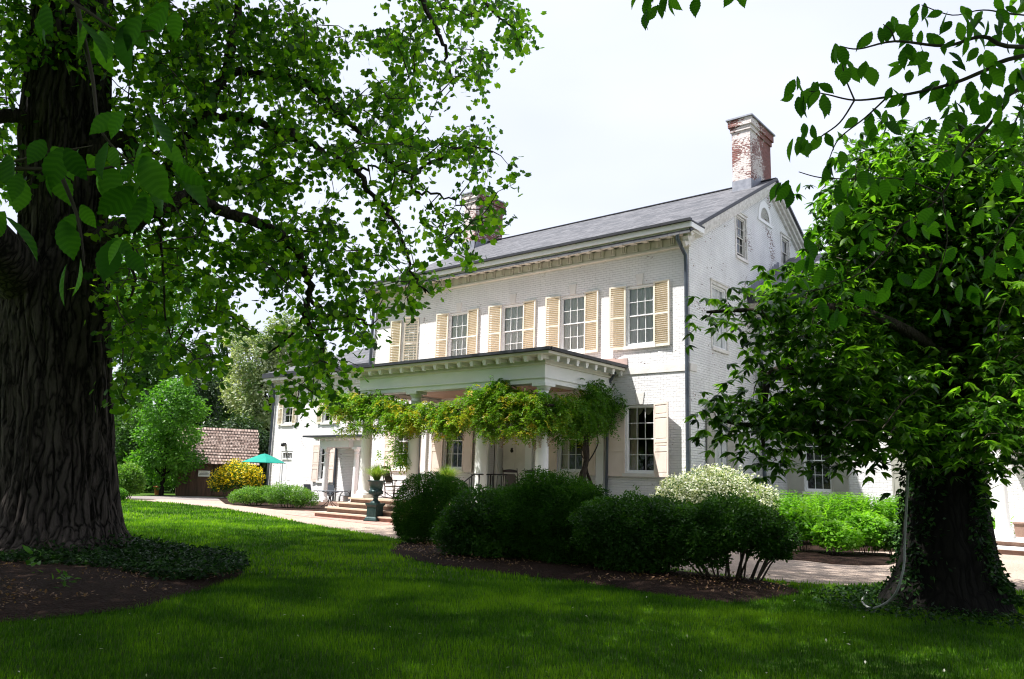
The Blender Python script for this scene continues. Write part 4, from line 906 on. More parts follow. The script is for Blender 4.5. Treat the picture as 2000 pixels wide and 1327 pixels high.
cen = []; dark = []
for px, py, rx, ry, wt, d in CL:
    n = max(1, int(wt * (1.75 if px < 560 else 1.45))); a = RNG.uniform(0, 2 * np.pi, n); q = np.sqrt(RNG.uniform(0, 1, n))
    for k in range(n):
        x = px + rx * q[k] * math.cos(a[k]); y = py + ry * q[k] * math.sin(a[k])
        f = vnoise(np.array([[x / 42.0, y / 36.0, d * .3]]), 4)[0]
        f2 = vnoise(np.array([[x / 20.0, y / 18.0, 9.1]]), 5)[0]
        if x > 200 and f * .6 + f2 * .4 < (.42 if x < 560 else .47): continue
        cen.append(dep(x, y, d + RNG.normal() * 1.1))
cen = np.array(cen)
k = 11; P = np.repeat(cen, k, 0) + RNG.normal(size=(len(cen) * k, 3)) * np.array([.145, .145, .12]) - np.array([0, 0, .05])
leaves('leaves', P, .122, T_L, MT['l_tulip'], tree1, TB, droop=.7, flat=.35, seed=1)
twigs('twigs', nodes1, cen, MT['twig'], tree1, TB, .014, 2.4)
# the rest of the crown, above and outside the picture
P, d_ = blob_points(60000, (TB[0] - 2.0, TB[1] - .8, 15.5), (8.4, 10, 9), 5, .35, .25, fill=.35)
x, y, z = project(P); vis = (z > 0) & (x > -60) & (x < 2060) & (y > -60); P = P[~vis]
leaves('upper_leaves', P, .26, T_D, MT['l_up'], tree1, TB, droop=.3, flat=.6, seed=2)

# ---- dark-trunked buckeye on the right
KB = gp(1858, 1188)
tree2 = thing('buckeye_tree', 'dark thick trunked tree at right with dense drooping palmate leaves', 'tree', KB)
bigtrunk('trunk', [(1196, 1712, 2006), (1180, 1722, 1992), (1160, 1730, 1978), (1125, 1746, 1961), (1090, 1755, 1950), (1055, 1762, 1941), (1000, 1767, 1931), (960, 1770, 1926), (900, 1774, 1922), (850, 1778, 1920), (780, 1790, 1915), (700, 1800, 1905), (550, 1820, 1895), (400, 1840, 1890), (250, 1855, 1885)], KB, MT['bark2'], tree2, KB, furrow=.02, nth=120, nz=150, k=30, seed=8, flare=.35)
def limbs(parent, org, lst, mat, r0=.08, n=5):
    nd = []
    for l in lst:
        q = spline(path3(l), n); mb = MB(); mb.tube(q, np.linspace(r0, r0 * .2, len(q)), 8); mb.build('branch', mat, parent, org); nd.append(q)
    return np.concatenate(nd)
nd2 = limbs(tree2, KB, [[(1850, 700, 10.4), (1760, 640, 9.6), (1640, 600, 9.2), (1540, 625, 9.0), (1470, 607, 8.9), (1380, 610, 8.9)], [(1850, 800, 10.4), (1720, 780, 9.4), (1590, 790, 9.0), (1490, 830, 8.8), (1400, 820, 8.8)], [(1850, 620, 10.4), (1800, 500, 10), (1700, 420, 10), (1640, 380, 10)], [(1870, 600, 10.4), (1900, 400, 10.6), (1860, 280, 10.8)], [(1870, 560, 10.4), (1960, 480, 10), (2060, 420, 9.8)], [(1870, 760, 10.4), (1950, 780, 9.4), (2060, 800, 9)], [(1840, 560, 10.6), (1720, 500, 11.4), (1620, 480, 12)], [(1560, 720, 9), (1500, 740, 8.9), (1490, 880, 8.8)]], MT['limb'])
CB = [(1850, 300, 110, 50, 60, 11), (1740, 330, 80, 60, 60, 10.6), (1960, 330, 80, 70, 60, 11), (1700, 420, 90, 70, 70, 10.3), (1820, 400, 120, 80, 110, 10.8), (1960, 440, 90, 80, 90, 10.6), (1640, 470, 45, 60, 30, 10.3), (1620, 400, 25, 40, 10, 10.3), (1620, 540, 70, 50, 45, 10), (1730, 520, 90, 70, 80, 10.4), (1870, 540, 130, 80, 130, 11.2), (1980, 580, 70, 90, 70, 10.4),
      (1570, 575, 60, 35, 26, 9.4), (1510, 600, 45, 25, 14, 9), (1450, 600, 40, 18, 8, 8.9), (1400, 620, 35, 10, 5, 8.9), (1640, 640, 70, 50, 44, 9.4), (1740, 640, 100, 60, 80, 10.6), (1870, 680, 120, 80, 120, 11), (1980, 720, 70, 70, 66, 9.6), (1560, 660, 50, 40, 20, 9), (1500, 680, 28, 34, 8, 8.9),
      (1600, 740, 80, 50, 44, 9.1), (1700, 740, 90, 60, 64, 9.6), (1820, 780, 120, 60, 95, 10), (1950, 820, 80, 60, 70, 9.2), (1540, 800, 70, 35, 32, 9), (1470, 800, 60, 24, 20, 8.8), (1410, 810, 40, 16, 9, 8.8), (1640, 830, 80, 45, 48, 9), (1740, 850, 80, 45, 50, 9), (1560, 860, 50, 30, 16, 8.9), (1500, 880, 30, 26, 9, 8.8), (1410, 845, 20, 14, 3, 8.8), (1820, 880, 60, 24, 16, 9.2), (1965, 870, 30, 34, 12, 9.2), (1930, 900, 15, 15, 3, 9.4), (1690, 880, 30, 16, 5, 8.9), (1480, 730, 40, 20, 5, 8.9)]
cen = []
for px, py, rx, ry, wt, d in CB:
    n = int(wt * 1.15); a = RNG.uniform(0, 2 * np.pi, n); q = np.sqrt(RNG.uniform(0, 1, n))
    for k in range(n): cen.append(dep(px + rx * q[k] * math.cos(a[k]), py + ry * q[k] * math.sin(a[k]), d + RNG.normal() * .55))
cen = np.array(cen)
def palmate(name, cen, size, mat, parent, org, nl=6, seed=4, droop=.55):
    r = np.random.default_rng(seed); n = len(cen); ax = r.normal(size=(n, 3)) * .5; ax[:, 2] -= .25; ax = unit(ax)
    ax[:, 2] -= droop * .2; up = np.tile([0, 0, 1.0], (n, 1)); s = unit(np.cross(ax, up)); f = unit(np.cross(up, s))
    Ps, Ds = [], []
    for k in range(nl):
        a = (k - (nl - 1) / 2) * 2.0 / (nl - 1) * 1.25
        d = f * math.cos(a) + s * math.sin(a); d[:, 2] -= droop * (.7 + .3 * r.uniform(size=n)); Ps.append(cen); Ds.append(unit(d))
    P = np.concatenate(Ps); D = np.concatenate(Ds); q = np.tile(r.uniform(size=n), nl)
    return leaves(name, P, size, T_P, mat, parent, org, dirs=D, flat=.8, rnd=np.clip(q + r.normal(size=len(P)) * .08, 0, 1), seed=seed)
c2 = np.repeat(cen, 4, 0) + RNG.normal(size=(len(cen) * 4, 3)) * .14
palmate('leaves', c2, .130, MT['l_buck'], tree2, KB)
twigs('twigs', nd2, cen[::2], MT['twig'], tree2, KB, .011, 1.4)
# inner and far side of the crown
P, d_ = blob_points(15000, dep(1860, 560, 11.6), (2.6, 2.6, 2.6), 9, .5, .2, fill=.5)
x, y, z = project(P); keep = (x > 1640) & (y < 850) & (y > 260); P = P[keep]
leaves('inner_leaves', P, .17, T_D, MT['l_buck'], tree2, KB, droop=.5, flat=.5, seed=12)
P, d_ = blob_points(9000, (KB[0] + 1.2, KB[1] + 1.0, 8.5), (3.8, 3.8, 4.2), 10, .5, .2)
x, y, z = project(P); P = P[~((z > 0) & (x < 1990) & (x > -50) & (y > -60))]
leaves('upper_leaves', P, .2, T_D, MT['l_buck'], tree2, KB, droop=.5, flat=.5, seed=13)
# low sprig with palmate leaves right of the trunk
sp = np.array([dep(1932, 975, 9.3), dep(1940, 980, 9.25), dep(1930, 960, 9.3), dep(1925, 1000, 9.3)]); palmate('sprig', sp, .17, MT['l_buck'], tree2, KB, 5, 77, .1)
# climbing ivy on the trunk edges and base
ivp = []
for k in range(2600):
    t = RNG.uniform(); py = 880 + 300 * t; s = RNG.choice([-1, 1]); l = 1774 - 8 * t - (max(0, t - .55) / .45) ** 1.5 * 42; r_ = 1924 + 12 * t + (max(0, t - .5) / .5) ** 1.5 * 56
    off = abs(RNG.normal()) * (34 if s < 0 else 14) - (17 if s < 0 else 3); px = (l if s < 0 else r_) - s * off; p = upright(px, py, KB); hw_px = (r_ - l) / 2; u_ = min(1, abs(px - (l + r_) / 2) / hw_px); back = np.sqrt(max(0, 1 - u_ * u_)) * hw_px * 10.2 / FPX + .06; dd_ = np.linalg.norm(p - CAM); ivp.append(CAM + (p - CAM) * (1 - back / dd_))
leaves('ivy', np.array(ivp), .075, T_D, MT['l_ivy'], tree2, KB, droop=.6, flat=.1, seed=14)
# hose hanging down the trunk
hp = [(1775, 890, 9.45), (1772, 960, 9.42), (1769, 1020, 9.4), (1767, 1062, 9.38), (1766, 1100, 9.3), (1760, 1130, 9.25), (1750, 1158, 9.3), (1732, 1177, 9.5)]
q = [dep(*p) for p in hp]
q += [gp(x, y, .07) for x, y in ((1706, 1188), (1690, 1183), (1684, 1172), (1691, 1162), (1694, 1155), (1678, 1153))]
mb = MB(); mb.tube(spline(q, 6), .0135, 8); hz = mb.build('garden_hose', MT['hose']); tag(hz, 'pale grey hose running down the dark trunk and curling on the grass', 'hose')

# ---- overhanging elms whose trunks stand outside the picture
T_OB[0][:, 0] += .10 * (np.abs(T_OB[0][:, 1]) > 1e-4) * np.sin(np.pi * T_OB[0][:, 0])
def ovate(name, clumps, size, mat, parent, org, seed, per_spread=1.0, jitter=.05):
    r = np.random.default_rng(seed); P = []; Q = []
    for c in clumps:
        px, py, n, spr, d = c; base = dep(px, py, d)
        for k in range(n):
            a = r.uniform(0, 2 * math.pi); x = px + math.cos(a) * spr * r.uniform(.1, 1); y = py + math.sin(a) * spr * r.uniform(.1, 1)
            P.append(dep(x, y, d + r.normal() * .07)); dd = unit(np.array([[x - px + r.normal() * 6, abs(y - py) * .3 + r.uniform(6, 20) , 0.0]]))[0]
            wd = M[0] * dd[0] + M[1] * dd[1] + M[2] * r.normal() * .25; Q.append(wd)
    P = np.array(P); Q = unit(np.array(Q)); n = len(P)
    # blade faces roughly the viewer/sky at random tilt
    V, F = T_OB; nn = -M[2][None] * .7 + np.array([0, 0, 1.0])[None] * .5 + r.normal(size=(n, 3)) * .62
    nn = unit(nn - Q * (nn * Q).sum(1, keepdims=True)); s = np.cross(nn, Q); sz = size * r.uniform(.6, 1.15, n)
    W = P[:, None] + sz[:, None, None] * (V[None, :, 0:1] * Q[:, None] + V[None, :, 1:2] * s[:, None] + V[None, :, 2:3] * nn[:, None])
    FF = F[None] + (np.arange(n) * len(V))[:, None, None]
    np_mesh(name, W.reshape(-1, 3), FF.reshape(-1, 3), mat, parent, org, (r.uniform(size=n)[:, None] + .09 * np.tile([1, 1, 1, 1, -1, -1, -1, -1], 16)[None, :len(F)]).ravel())
    return P
EB = np.array([16.2, -19.5, 0]); elm = thing('elm_tree', 'elm reaching in from the right edge, large toothed leaves on thin twigs against the sky', 'tree', EB)
mb = MB(); mb.tube([EB + (0, 0, -.2), EB + (0, 0, .5), EB + (.1, 0, 3), EB + (.2, .1, 8)], [.5, .36, .3, .2], 16); mb.build('trunk', MT['bark'], elm, EB)
ED = 3.3
h1 = dep(2300, 60, 3.55); mb = MB(); mb.tube(spline([EB + (.15, 0, 4.2), (EB + (0, 0, 4.9)) * .5 + h1 * .5 + np.array([0, 0, .35]), h1], 6), np.linspace(.07, .012, 13), 7); mb.build('branch', MT['bark'], elm, EB)
EL = [[(2300, 60, 3.5), (2000, 109, ED), (1922, 139, ED), (1865, 162, ED), (1790, 181, ED), (1733, 190, ED), (1669, 196, ED), (1616, 185, ED), (1580, 178, ED)],
      [(2300, 60, 3.5), (2000, 92, 3.2), (1920, 72, 3.2), (1846, 90, 3.2), (1748, 81, 3.2), (1677, 96, 3.2), (1640, 90, 3.2)],
      [(2300, 60, 3.6), (2000, 170, 3.4), (1959, 211, 3.4), (1922, 256, 3.4), (1880, 301, 3.4), (1840, 380, 3.4), (1760, 440, 3.4), (1700, 450, 3.4)],
      [(1669, 196, ED), (1640, 240, ED), (1600, 270, ED), (1570, 300, ED)], [(1733, 190, ED), (1690, 230, ED), (1639, 271, ED), (1620, 310, ED)], [(1840, 380, 3.4), (1760, 350, 3.4), (1660, 350, 3.4), (1601, 347, 3.4), (1560, 336, 3.4)],
      [(2300, 60, 3.5), (2000, 30, 3.3), (1920, 20, 3.3), (1860, 30, 3.3), (1800, 10, 3.3)], [(1748, 81, 3.2), (1740, 60, 3.2), (1725, 48, 3.2)], [(1760, 440, 3.4), (1700, 520, 3.3), (1620, 560, 3.3), (1570, 570, 3.3)], [(1840, 380, 3.4), (1850, 470, 3.4), (1830, 540, 3.4)], [(2300, 60, 3.6), (2080, 300, 3.4), (1990, 420, 3.4), (1930, 500, 3.4)],
      [(2000, 200, 3.4), (1960, 280, 3.3), (1900, 330, 3.3)], [(2300, 60, 3.5), (1900, -60, 3.3), (1500, -70, 3.2), (1300, -40, 3.2), (1275, 5, 3.2)], [(1669, 196, ED), (1650, 150, ED), (1645, 120, ED)]]
for l in EL:
    q = spline(path3(l), 5); mb = MB(); r0 = .011 if len(l) > 6 else .004; mb.tube(q, np.linspace(r0, .002, len(q)), 6); mb.build('branch', MT['twig'], elm, EB)
EC = [(1740, 42, 4, 14), (1708, 58, 4, 16), (1632, 88, 4, 16), (1655, 112, 5, 22), (1690, 130, 3, 12), (1662, 140, 3, 14), (1558, 152, 3, 10), (1592, 163, 4, 14), (1560, 185, 3, 12), (1606, 178, 4, 12), (1560, 190, 2, 10), (1575, 240, 3, 14), (1556, 275, 3, 14), (1582, 270, 3, 12), (1612, 262, 3, 10), (1640, 300, 3, 12), (1628, 320, 3, 14), (1700, 212, 3, 12), (1680, 235, 4, 16), (1715, 240, 3, 12), (1735, 220, 3, 10), (1745, 172, 3, 10), (1770, 182, 3, 14),
      (1780, 120, 7, 26), (1800, 70, 6, 26), (1770, 80, 4, 18), (1840, 110, 8, 30), (1890, 60, 9, 34), (1870, 20, 7, 30), (1940, 30, 9, 36), (1980, 70, 8, 30), (1920, 110, 9, 34), (1985, 140, 8, 30), (1850, 160, 8, 30), (1900, 180, 8, 32), (1960, 200, 9, 34), (1860, 215, 5, 24), (1930, 250, 7, 28), (1985, 230, 5, 22), (1840, 235, 3, 14), (1800, 20, 4, 16), (1870, 290, 4, 20), (1545, 360, 4, 14), (1528, 362, 2, 8), (1680, 330, 5, 22), (1720, 350, 5, 20), (1650, 355, 4, 18), (1760, 330, 4, 20),
      (1650, 400, 5, 24), (1710, 420, 6, 28), (1780, 440, 7, 30), (1840, 410, 5, 24), (1690, 470, 5, 26), (1630, 520, 5, 24), (1570, 460, 3, 14), (1560, 540, 5, 16), (1600, 570, 5, 24), (1660, 570, 5, 24), (1580, 500, 3, 12), (1880, 480, 6, 28), (1830, 530, 5, 24), (1940, 510, 6, 26), (1890, 560, 4, 20), (1980, 470, 5, 22), (1930, 420, 5, 24), (1960, 340, 5, 24), (1840, 600, 3, 16), (1740, 540, 4, 20), (1640, 605, 3, 16),
      (1262, 22, 2, 8), (1285, 12, 2, 8), (1300, -10, 3, 14), (1360, -2, 2, 6), (1270, -20, 3, 20), (1440, -20, 3, 20)]
ovate('leaves', [(a, b, c, d, ED + .15 * math.sin(a)) for a, b, c, d in EC], .090, MT['l_elm'], elm, EB, 21)
P, d_ = blob_points(45000, (EB[0] - 1.0, EB[1] - 3.0, 9.5), (9, 8, 4.5), 12, .4, .25)  # unseen crown, widened to block sky light over the lawn
x, y, z = project(P); P = P[~((z > 0) & (x > -60) & (x < 2060) & (y > -60))]
leaves('upper_leaves', P, .22, T_D, MT['l_up'], elm, EB, droop=.3, flat=.6, seed=22)
# second elm, left of the camera: near leaves over the trunk, unseen crown widened to shade the lawn
FB = np.array([3.2, -26.5, 0]); elm2 = thing('elm_tree', 'elm whose big close leaves on thin twigs hang in front of the furrowed left trunk', 'tree', FB)
mb = MB(); mb.tube([FB + (0, 0, -.2), FB + (0, 0, .5), FB + (.1, 0, 4), FB + (.2, .1, 9)], [.55, .4, .33, .2], 16); mb.build('trunk', MT['bark'], elm2, FB)
for hb in ((-700, 200, 1.9), (-700, -300, 1.9)):
    h1 = dep(*hb); mb = MB(); mb.tube(spline([FB + (.1, 0, 4.0), (FB + (0, 0, 4.2)) * .5 + h1 * .5 + np.array([0, 0, .3]), h1], 6), np.linspace(.06, .006, 13), 7); mb.build('branch', MT['bark'], elm2, FB)
for l in [[(-700, 200, 1.9), (-100, 330, 1.8), (0, 320, 1.75), (100, 300, 1.7), (180, 285, 1.7)], [(-700, -300, 1.9), (0, -60, 1.75), (150, 10, 1.7), (230, 60, 1.7), (300, 60, 1.7)], [(-100, 330, 1.8), (60, 330, 1.75), (200, 330, 1.7), (300, 300, 1.7)], [(150, 10, 1.75), (180, 150, 1.75), (200, 260, 1.72), (280, 340, 1.72)], [(100, 300, 1.7), (150, 420, 1.7), (165, 520, 1.7)]]:
    q = spline(path3(l), 5); mb = MB(); mb.tube(q, np.linspace(.006, .0015, len(q)), 6); mb.build('branch', MT['twig'], elm2, FB)
FC = [(90, 10, 3, 20), (150, 40, 2, 16), (200, 55, 2, 12), (245, 45, 3, 20), (290, 40, 3, 24), (340, 10, 3, 24), (40, 345, 2, 12), (98, 335, 2, 14), (85, 290, 2, 20), (125, 288, 2, 8), (160, 300, 3, 18), (205, 330, 3, 16), (245, 345, 3, 20), (300, 280, 3, 24), (325, 330, 4, 26), (270, 310, 3, 18), (210, 290, 2, 16), (285, 370, 3, 20), (150, 410, 2, 16), (120, 430, 1, 8), (160, 505, 1, 4), (130, 520, 1, 6), (215, 470, 2, 14), (240, 480, 2, 14), (290, 215, 2, 14), (240, 220, 2, 14), (10, 420, 2, 10), (20, 300, 1, 10)]
ovate('leaves', [(a, b, c, d, 1.72 + .1 * math.sin(a * 1.7)) for a, b, c, d in FC], .098, MT['l_elm'], elm2, FB, 27)
P, d_ = blob_points(92000, (FB[0] + 1.5, FB[1] + .5, 10.5), (11.5, 10.0, 6.0), 15, .35, .3, fill=.3)
x, y, z = project(P); P = P[~((z > 0) & (x > -60) & (x < 2060) & (y > -60))]
leaves('upper_leaves', P, .25, T_D, MT['l_up'], elm2, FB, droop=.3, flat=.6, seed=28)

# ---- background trees
def bgtree(name, label, px, dist, top, crowns, mat, n, ls, trunk=.25, seed=1, tpl=None, tmat='bark2', group=None, top_px=None, tpx=None, droop=.35, fill=.12, bumpy=.4):
    """crowns: (px, py, rx, ry) in photo pixels at the tree's own distance; real sizes follow from the distance"""
    b = dep(px, 900, dist); b = np.array([b[0], b[1], 0.0])
    t = thing(name, label, 'tree', b, 0, group); s = dist / FPX; area = sum(c[2] * c[3] for c in crowns); PP = []; DD = []; tips = []
    for i, (cx, cy, rx, ry) in enumerate(crowns):
        c = dep(cx, cy, dist + ((i * 7) % 5 - 2) * .12 * rx * s * 2)
        p, d = blob_points(int(n * cx * 0 + n * rx * ry / area), c, (rx * s, rx * s, ry * s), seed + i * 13, .55, bumpy, fill=fill, nf=3.2); PP.append(p); DD.append(d); tips.append(c)
    P = np.concatenate(PP); D = np.concatenate(DD); k = P[:, 2] > .15; P, D = P[k], D[k]
    q = np.clip(.5 + (fbm(P / (ls * 5), seed) - .5) * 1.2 + RNG.normal(size=len(P)) * .15, 0, 1)
    leaves('crown', P, ls, tpl or T_D, mat, t, b, droop=droop, flat=.5, out=D, outw=.5, rnd=q, seed=seed)
    topz = max(c[2] for c in tips); mb = MB(); mb.tube([b + (0, 0, -.2), b + (0, 0, topz * .4), (np.array([b[0], b[1], topz]) + tips[0] * [1, 1, 0] * 0)], [trunk, trunk * .8, trunk * .3], 9)
    mb.build('trunk', MT[tmat], t, b)
    mb = MB()
    for c in tips:
        a = b + np.array([0, 0, max(.3, c[2] * .55)]); mb.tube([a, (a + c) / 2 + np.array([0, 0, .05]), c], [trunk * .4, trunk * .25, trunk * .1], 5)
    mb.build('limbs', MT[tmat], t, b)
    return t
GBT = 'trees behind the shed and lawn'
bgtree('maple_tree', 'small bright green layered tree standing left of the wooden shed', 322, 44, 0, [(330, 800, 55, 45), (300, 850, 40, 22), (350, 850, 45, 30), (370, 800, 35, 25), (320, 890, 60, 26), (285, 900, 30, 14), (360, 900, 40, 22), (320, 930, 50, 22), (345, 760, 35, 20)], MT['l_bgb'], 11000, .21, .14, 31, bumpy=.5)
bgtree('oak_tree', 'tall mid green broadleaf tree just right of the furrowed trunk', 265, 56, 0, [(255, 640, 60, 70), (290, 720, 50, 60), (245, 780, 45, 60), (280, 840, 50, 50), (240, 880, 40, 40)], MT['l_bgm'], 15000, .30, .4, 32, group=GBT)
bgtree('poplar_tree', 'light green tall tree rising above the dark oak right of the trunk', 300, 70, 0, [(270, 520, 90, 70), (350, 580, 60, 50), (300, 640, 70, 60), (400, 560, 30, 30), (250, 600, 60, 60)], MT['l_bgb'], 12000, .36, .4, 33)
bgtree('hemlock_tree', 'feathery dark conifer behind the left slope of the shed roof', 395, 58, 0, [(395, 760, 45, 35), (380, 800, 50, 30), (400, 840, 60, 30), (390, 700, 22, 35), (370, 890, 50, 40)], MT['l_con'], 12000, .26, .3, 34, droop=.8, group=GBT)
it = bgtree('ivy_clad_tree', 'tall narrow trunk wrapped in dark ivy rising above the shed', 436, 62, 0, [(437, 660, 11, 50), (436, 740, 16, 50), (434, 800, 24, 40), (436, 860, 30, 40), (440, 625, 7, 22)], MT['l_bgd'], 7000, .24, .35, 35, fill=.4)
mb = MB(); b0 = dep(436, 700, 62)
for k in range(26):
    a = dep(436 + RNG.normal() * 5, 600 + k * 9, 62); e_ = a + np.array(M[0]) * RNG.choice([-1, 1]) * RNG.uniform(1, 3.2) + np.array([0, 0, RNG.uniform(-.3, 1.2)]); mb.tube([a, (a + e_) / 2 + np.array([0, 0, .2]), e_], [.05, .03, .01], 4)
mb.build('bare_branches', MT['limb'], it, (float(it.location[0]), float(it.location[1]), 0))
bgtree('dogwood_tree', 'cream flowering tree between the ivy clad trunk and the white wing', 520, 55, 0, [(500, 700, 50, 50), (545, 680, 45, 45), (480, 760, 45, 50), (520, 780, 55, 60), (500, 840, 50, 45), (560, 640, 35, 30), (600, 700, 40, 40), (470, 660, 30, 30)], MT['l_cream'], 17000, .27, .3, 36, bumpy=.5)
bgtree('spruce_tree', 'dark evergreen right behind the shed roof and green umbrella', 480, 52, 0, [(470, 850, 40, 40), (500, 880, 40, 50), (440, 870, 40, 40), (520, 920, 30, 40), (410, 860, 30, 40), (450, 930, 60, 30)], MT['l_con'], 14000, .24, .3, 37, droop=.7, group=GBT)
bgtree('cedar_tree', 'dark bushy evergreen left of the shed behind the small maple', 250, 50, 0, [(250, 850, 45, 50), (300, 880, 45, 50), (340, 900, 30, 40), (230, 920, 30, 40), (290, 940, 50, 22), (350, 940, 20, 20)], MT['l_bgd'], 13000, .23, .3, 38, group=GBT)
bgtree('beech_tree', 'sunlit green tree glimpsed at the far left edge behind the trunk', -10, 42, 0, [(-30, 660, 50, 60), (0, 720, 30, 40), (-20, 800, 40, 60), (-60, 880, 60, 60), (0, 935, 22, 16)], MT['l_bgb'], 9000, .25, .25, 39)
bgtree('ash_tree', 'broad mid green tree filling the gap above the shed between darker trees', 420, 78, 0, [(400, 780, 60, 40), (470, 790, 40, 40), (340, 740, 60, 50), (430, 840, 80, 60), (340, 850, 80, 70)], MT['l_bgm'], 13000, .36, .35, 40, group=GBT)
# far wood line, closing the view to the left
r = np.random.default_rng(50); P = []; D = []
for k in range(46):
    a = r.uniform(-1.35, -.35); dist = r.uniform(85, 120); c = np.array([CAM[0] + math.sin(a) * dist, CAM[1] + math.cos(a) * dist, r.uniform(1.5, 6.5)])
    if a > -.62: c[2] *= .6
    p, d = blob_points(900, c, (7, 7, 5.5), 60 + k, .7, .35); P.append(p); D.append(d)
for k in range(48):       # unseen trees added behind the camera to darken shade and reflections
    a = 1.7 + (4.85 - 1.7) * k / 48 + r.normal() * .03; dist = r.uniform(36, 50); c = np.array([CAM[0] + math.sin(a) * dist, CAM[1] + math.cos(a) * dist, r.uniform(3, 10)])
    p, d = blob_points(800, c, (7, 7, 7), 160 + k, .7, .35); P.append(p); D.append(d)
P = np.concatenate(P); D = np.concatenate(D); k = P[:, 2] > 0
tag(leaves('far_wood', P[k], .62, T_D, MT['l_bgm'], out=D[k], outw=.5, seed=51), 'dense dark wood beyond the shed and unseen added trees behind the camera as one mass', kind='stuff')

# ================================================================== SHRUBS
def shrub(name, label, base, lumps, mat, n, ls, tpl=None, cat='shrub', stems=9, srad=.02, spread=.5, sh=.45, group=None, seed=1, droop=-.1, flat=.3, outw=.7, fill=.25, bumpy=.3, extra=None, lo=-.8, shell=.62, stem_top=.6):
    """lumps: (dx, dy, z centre, rx, ry, rz) in metres around base"""
    t = thing(name, label, cat, base, 0, group); base = np.array([base[0], base[1], 0.0]); vol = sum((l[3] * l[5]) for l in lumps); PP, DD = [], []
    for i, l in enumerate(lumps):
        p, d = blob_points(int(n * l[3] * l[5] / vol), base + np.array(l[:3]), (l[3], l[4], l[5]), seed + i * 7, shell, bumpy, lo=lo, fill=fill, nf=3); PP.append(p); DD.append(d)
    P = np.concatenate(PP); D = np.concatenate(DD); k = P[:, 2] > .03; P, D = P[k], D[k]
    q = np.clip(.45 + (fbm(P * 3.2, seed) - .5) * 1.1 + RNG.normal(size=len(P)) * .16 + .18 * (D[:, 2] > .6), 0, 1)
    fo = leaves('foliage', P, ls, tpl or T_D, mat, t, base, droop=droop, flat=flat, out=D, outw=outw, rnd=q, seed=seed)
    if extra:
        m2, n2, s2, zmin = extra; k = D[:, 2] > zmin; idx = np.where(k)[0]; idx = RNG.choice(idx, min(n2, len(idx)), replace=False)
        leaves('blossom', P[idx] + D[idx] * ls * .9, s2, T_D, m2, t, base, droop=-.3, flat=.5, out=D[idx], outw=.6, seed=seed + 1)
    mb = MB(); w_ = max(l[3] for l in lumps)
    for k in range(stems):
        a = RNG.uniform(0, 2 * math.pi); l = lumps[k % len(lumps)]; r0 = RNG.uniform(.02, .16)
        p0 = base + np.array([l[0] * .45 + math.cos(a) * r0, l[1] * .45 + math.sin(a) * r0, -.02]); p2 = base + np.array([l[0] + math.cos(a) * l[3] * spread, l[1] + math.sin(a) * l[4] * spread, l[2] + l[5] * .3])
        mb.tube([p0, p0 * .55 + p2 * .45 + np.array([0, 0, .06]) + RNG.normal(size=3) * .03, p2], [srad, srad * .8, srad * .4], 6)
    mb.build('stems', MT['stem'], t, base); return t
def gpz(px, py): p = gp(px, py); return (float(p[0]), float(p[1]), 0.0)
rt = np.array([M[0][0], M[0][1]]) / np.hypot(M[0][0], M[0][1]); fw_ = np.array([-rt[1], rt[0]])
def lump(right, back, z, rx, ry, rz): v = rt * right + fw_ * back; return (v[0], v[1], z, rx, ry, rz)
HG = 'dark hedge shrubs in the mulch bed'
shrub('yew_shrub', 'dark clipped round yew at the left end of the hedge', gpz(832, 1064), [lump(0, -.1, .30, .66, .62, .30), lump(0, 0, .80, .80, .78, .80), lump(.38, .1, 1.18, .52, .55, .34), lump(-.12, 0, .50, .66, .66, .50)], MT['l_yew'], 60000, .055, T_DN, seed=100, bumpy=.10, shell=.8, fill=.4, group=HG)
shrub('boxwood_shrub', 'loose glossy dark shrub directly right of the clipped round yew', gpz(950, 1094), [lump(0, -.2, .28, .8, .6, .28), lump(0, 0, .70, .85, .7, .66), lump(.45, .1, .90, .6, .6, .45), lump(-.45, 0, .5, .55, .55, .5), lump(.2, 0, .4, .7, .6, .4)], MT['l_box'], 42000, .06, seed=101, bumpy=.32, fill=.35, group=HG)
shrub('yew_shrub', 'feathery taller dark green yew in the middle of the hedge', gpz(1085, 1106), [lump(0, -.2, .28, .85, .6, .28), lump(0, 0, .78, .95, .75, .78), lump(-.25, .1, 1.28, .42, .45, .40), lump(.4, .1, 1.08, .6, .5, .45), lump(-.6, 0, .8, .55, .6, .55), lump(.2, 0, .42, .9, .6, .42)], MT['l_yew'], 66000, .07, T_DN, seed=102, bumpy=.45, fill=.35, group=HG)
shrub('boxwood_shrub', 'low broad glossy shrub between feathery yew and shrub with bare stems', gpz(1245, 1126), [lump(-.1, -.1, .30, .7, .5, .28), lump(0, 0, .72, .90, .7, .58), lump(.4, 0, .90, .6, .6, .37), lump(-.5, 0, .80, .6, .6, .46), lump(0, 0, .42, .8, .5, .36)], MT['l_box'], 40000, .058, seed=103, bumpy=.35, fill=.22, group=HG, lo=-.8)
shrub('euonymus_shrub', 'large dark shrub with bare leaning stems showing below at right hedge end', gpz(1430, 1140), [lump(0, 0, .86, .78, .7, .44), lump(.48, .0, .72, .50, .5, .40), lump(-.5, 0, .74, .6, .6, .45), lump(.72, 0, .52, .18, .25, .2), lump(-.55, 0, .45, .45, .4, .30)], MT['l_box'], 40000, .058, seed=104, bumpy=.38, fill=.22, stems=26, srad=.017, group=HG, lo=-.7, spread=.8)
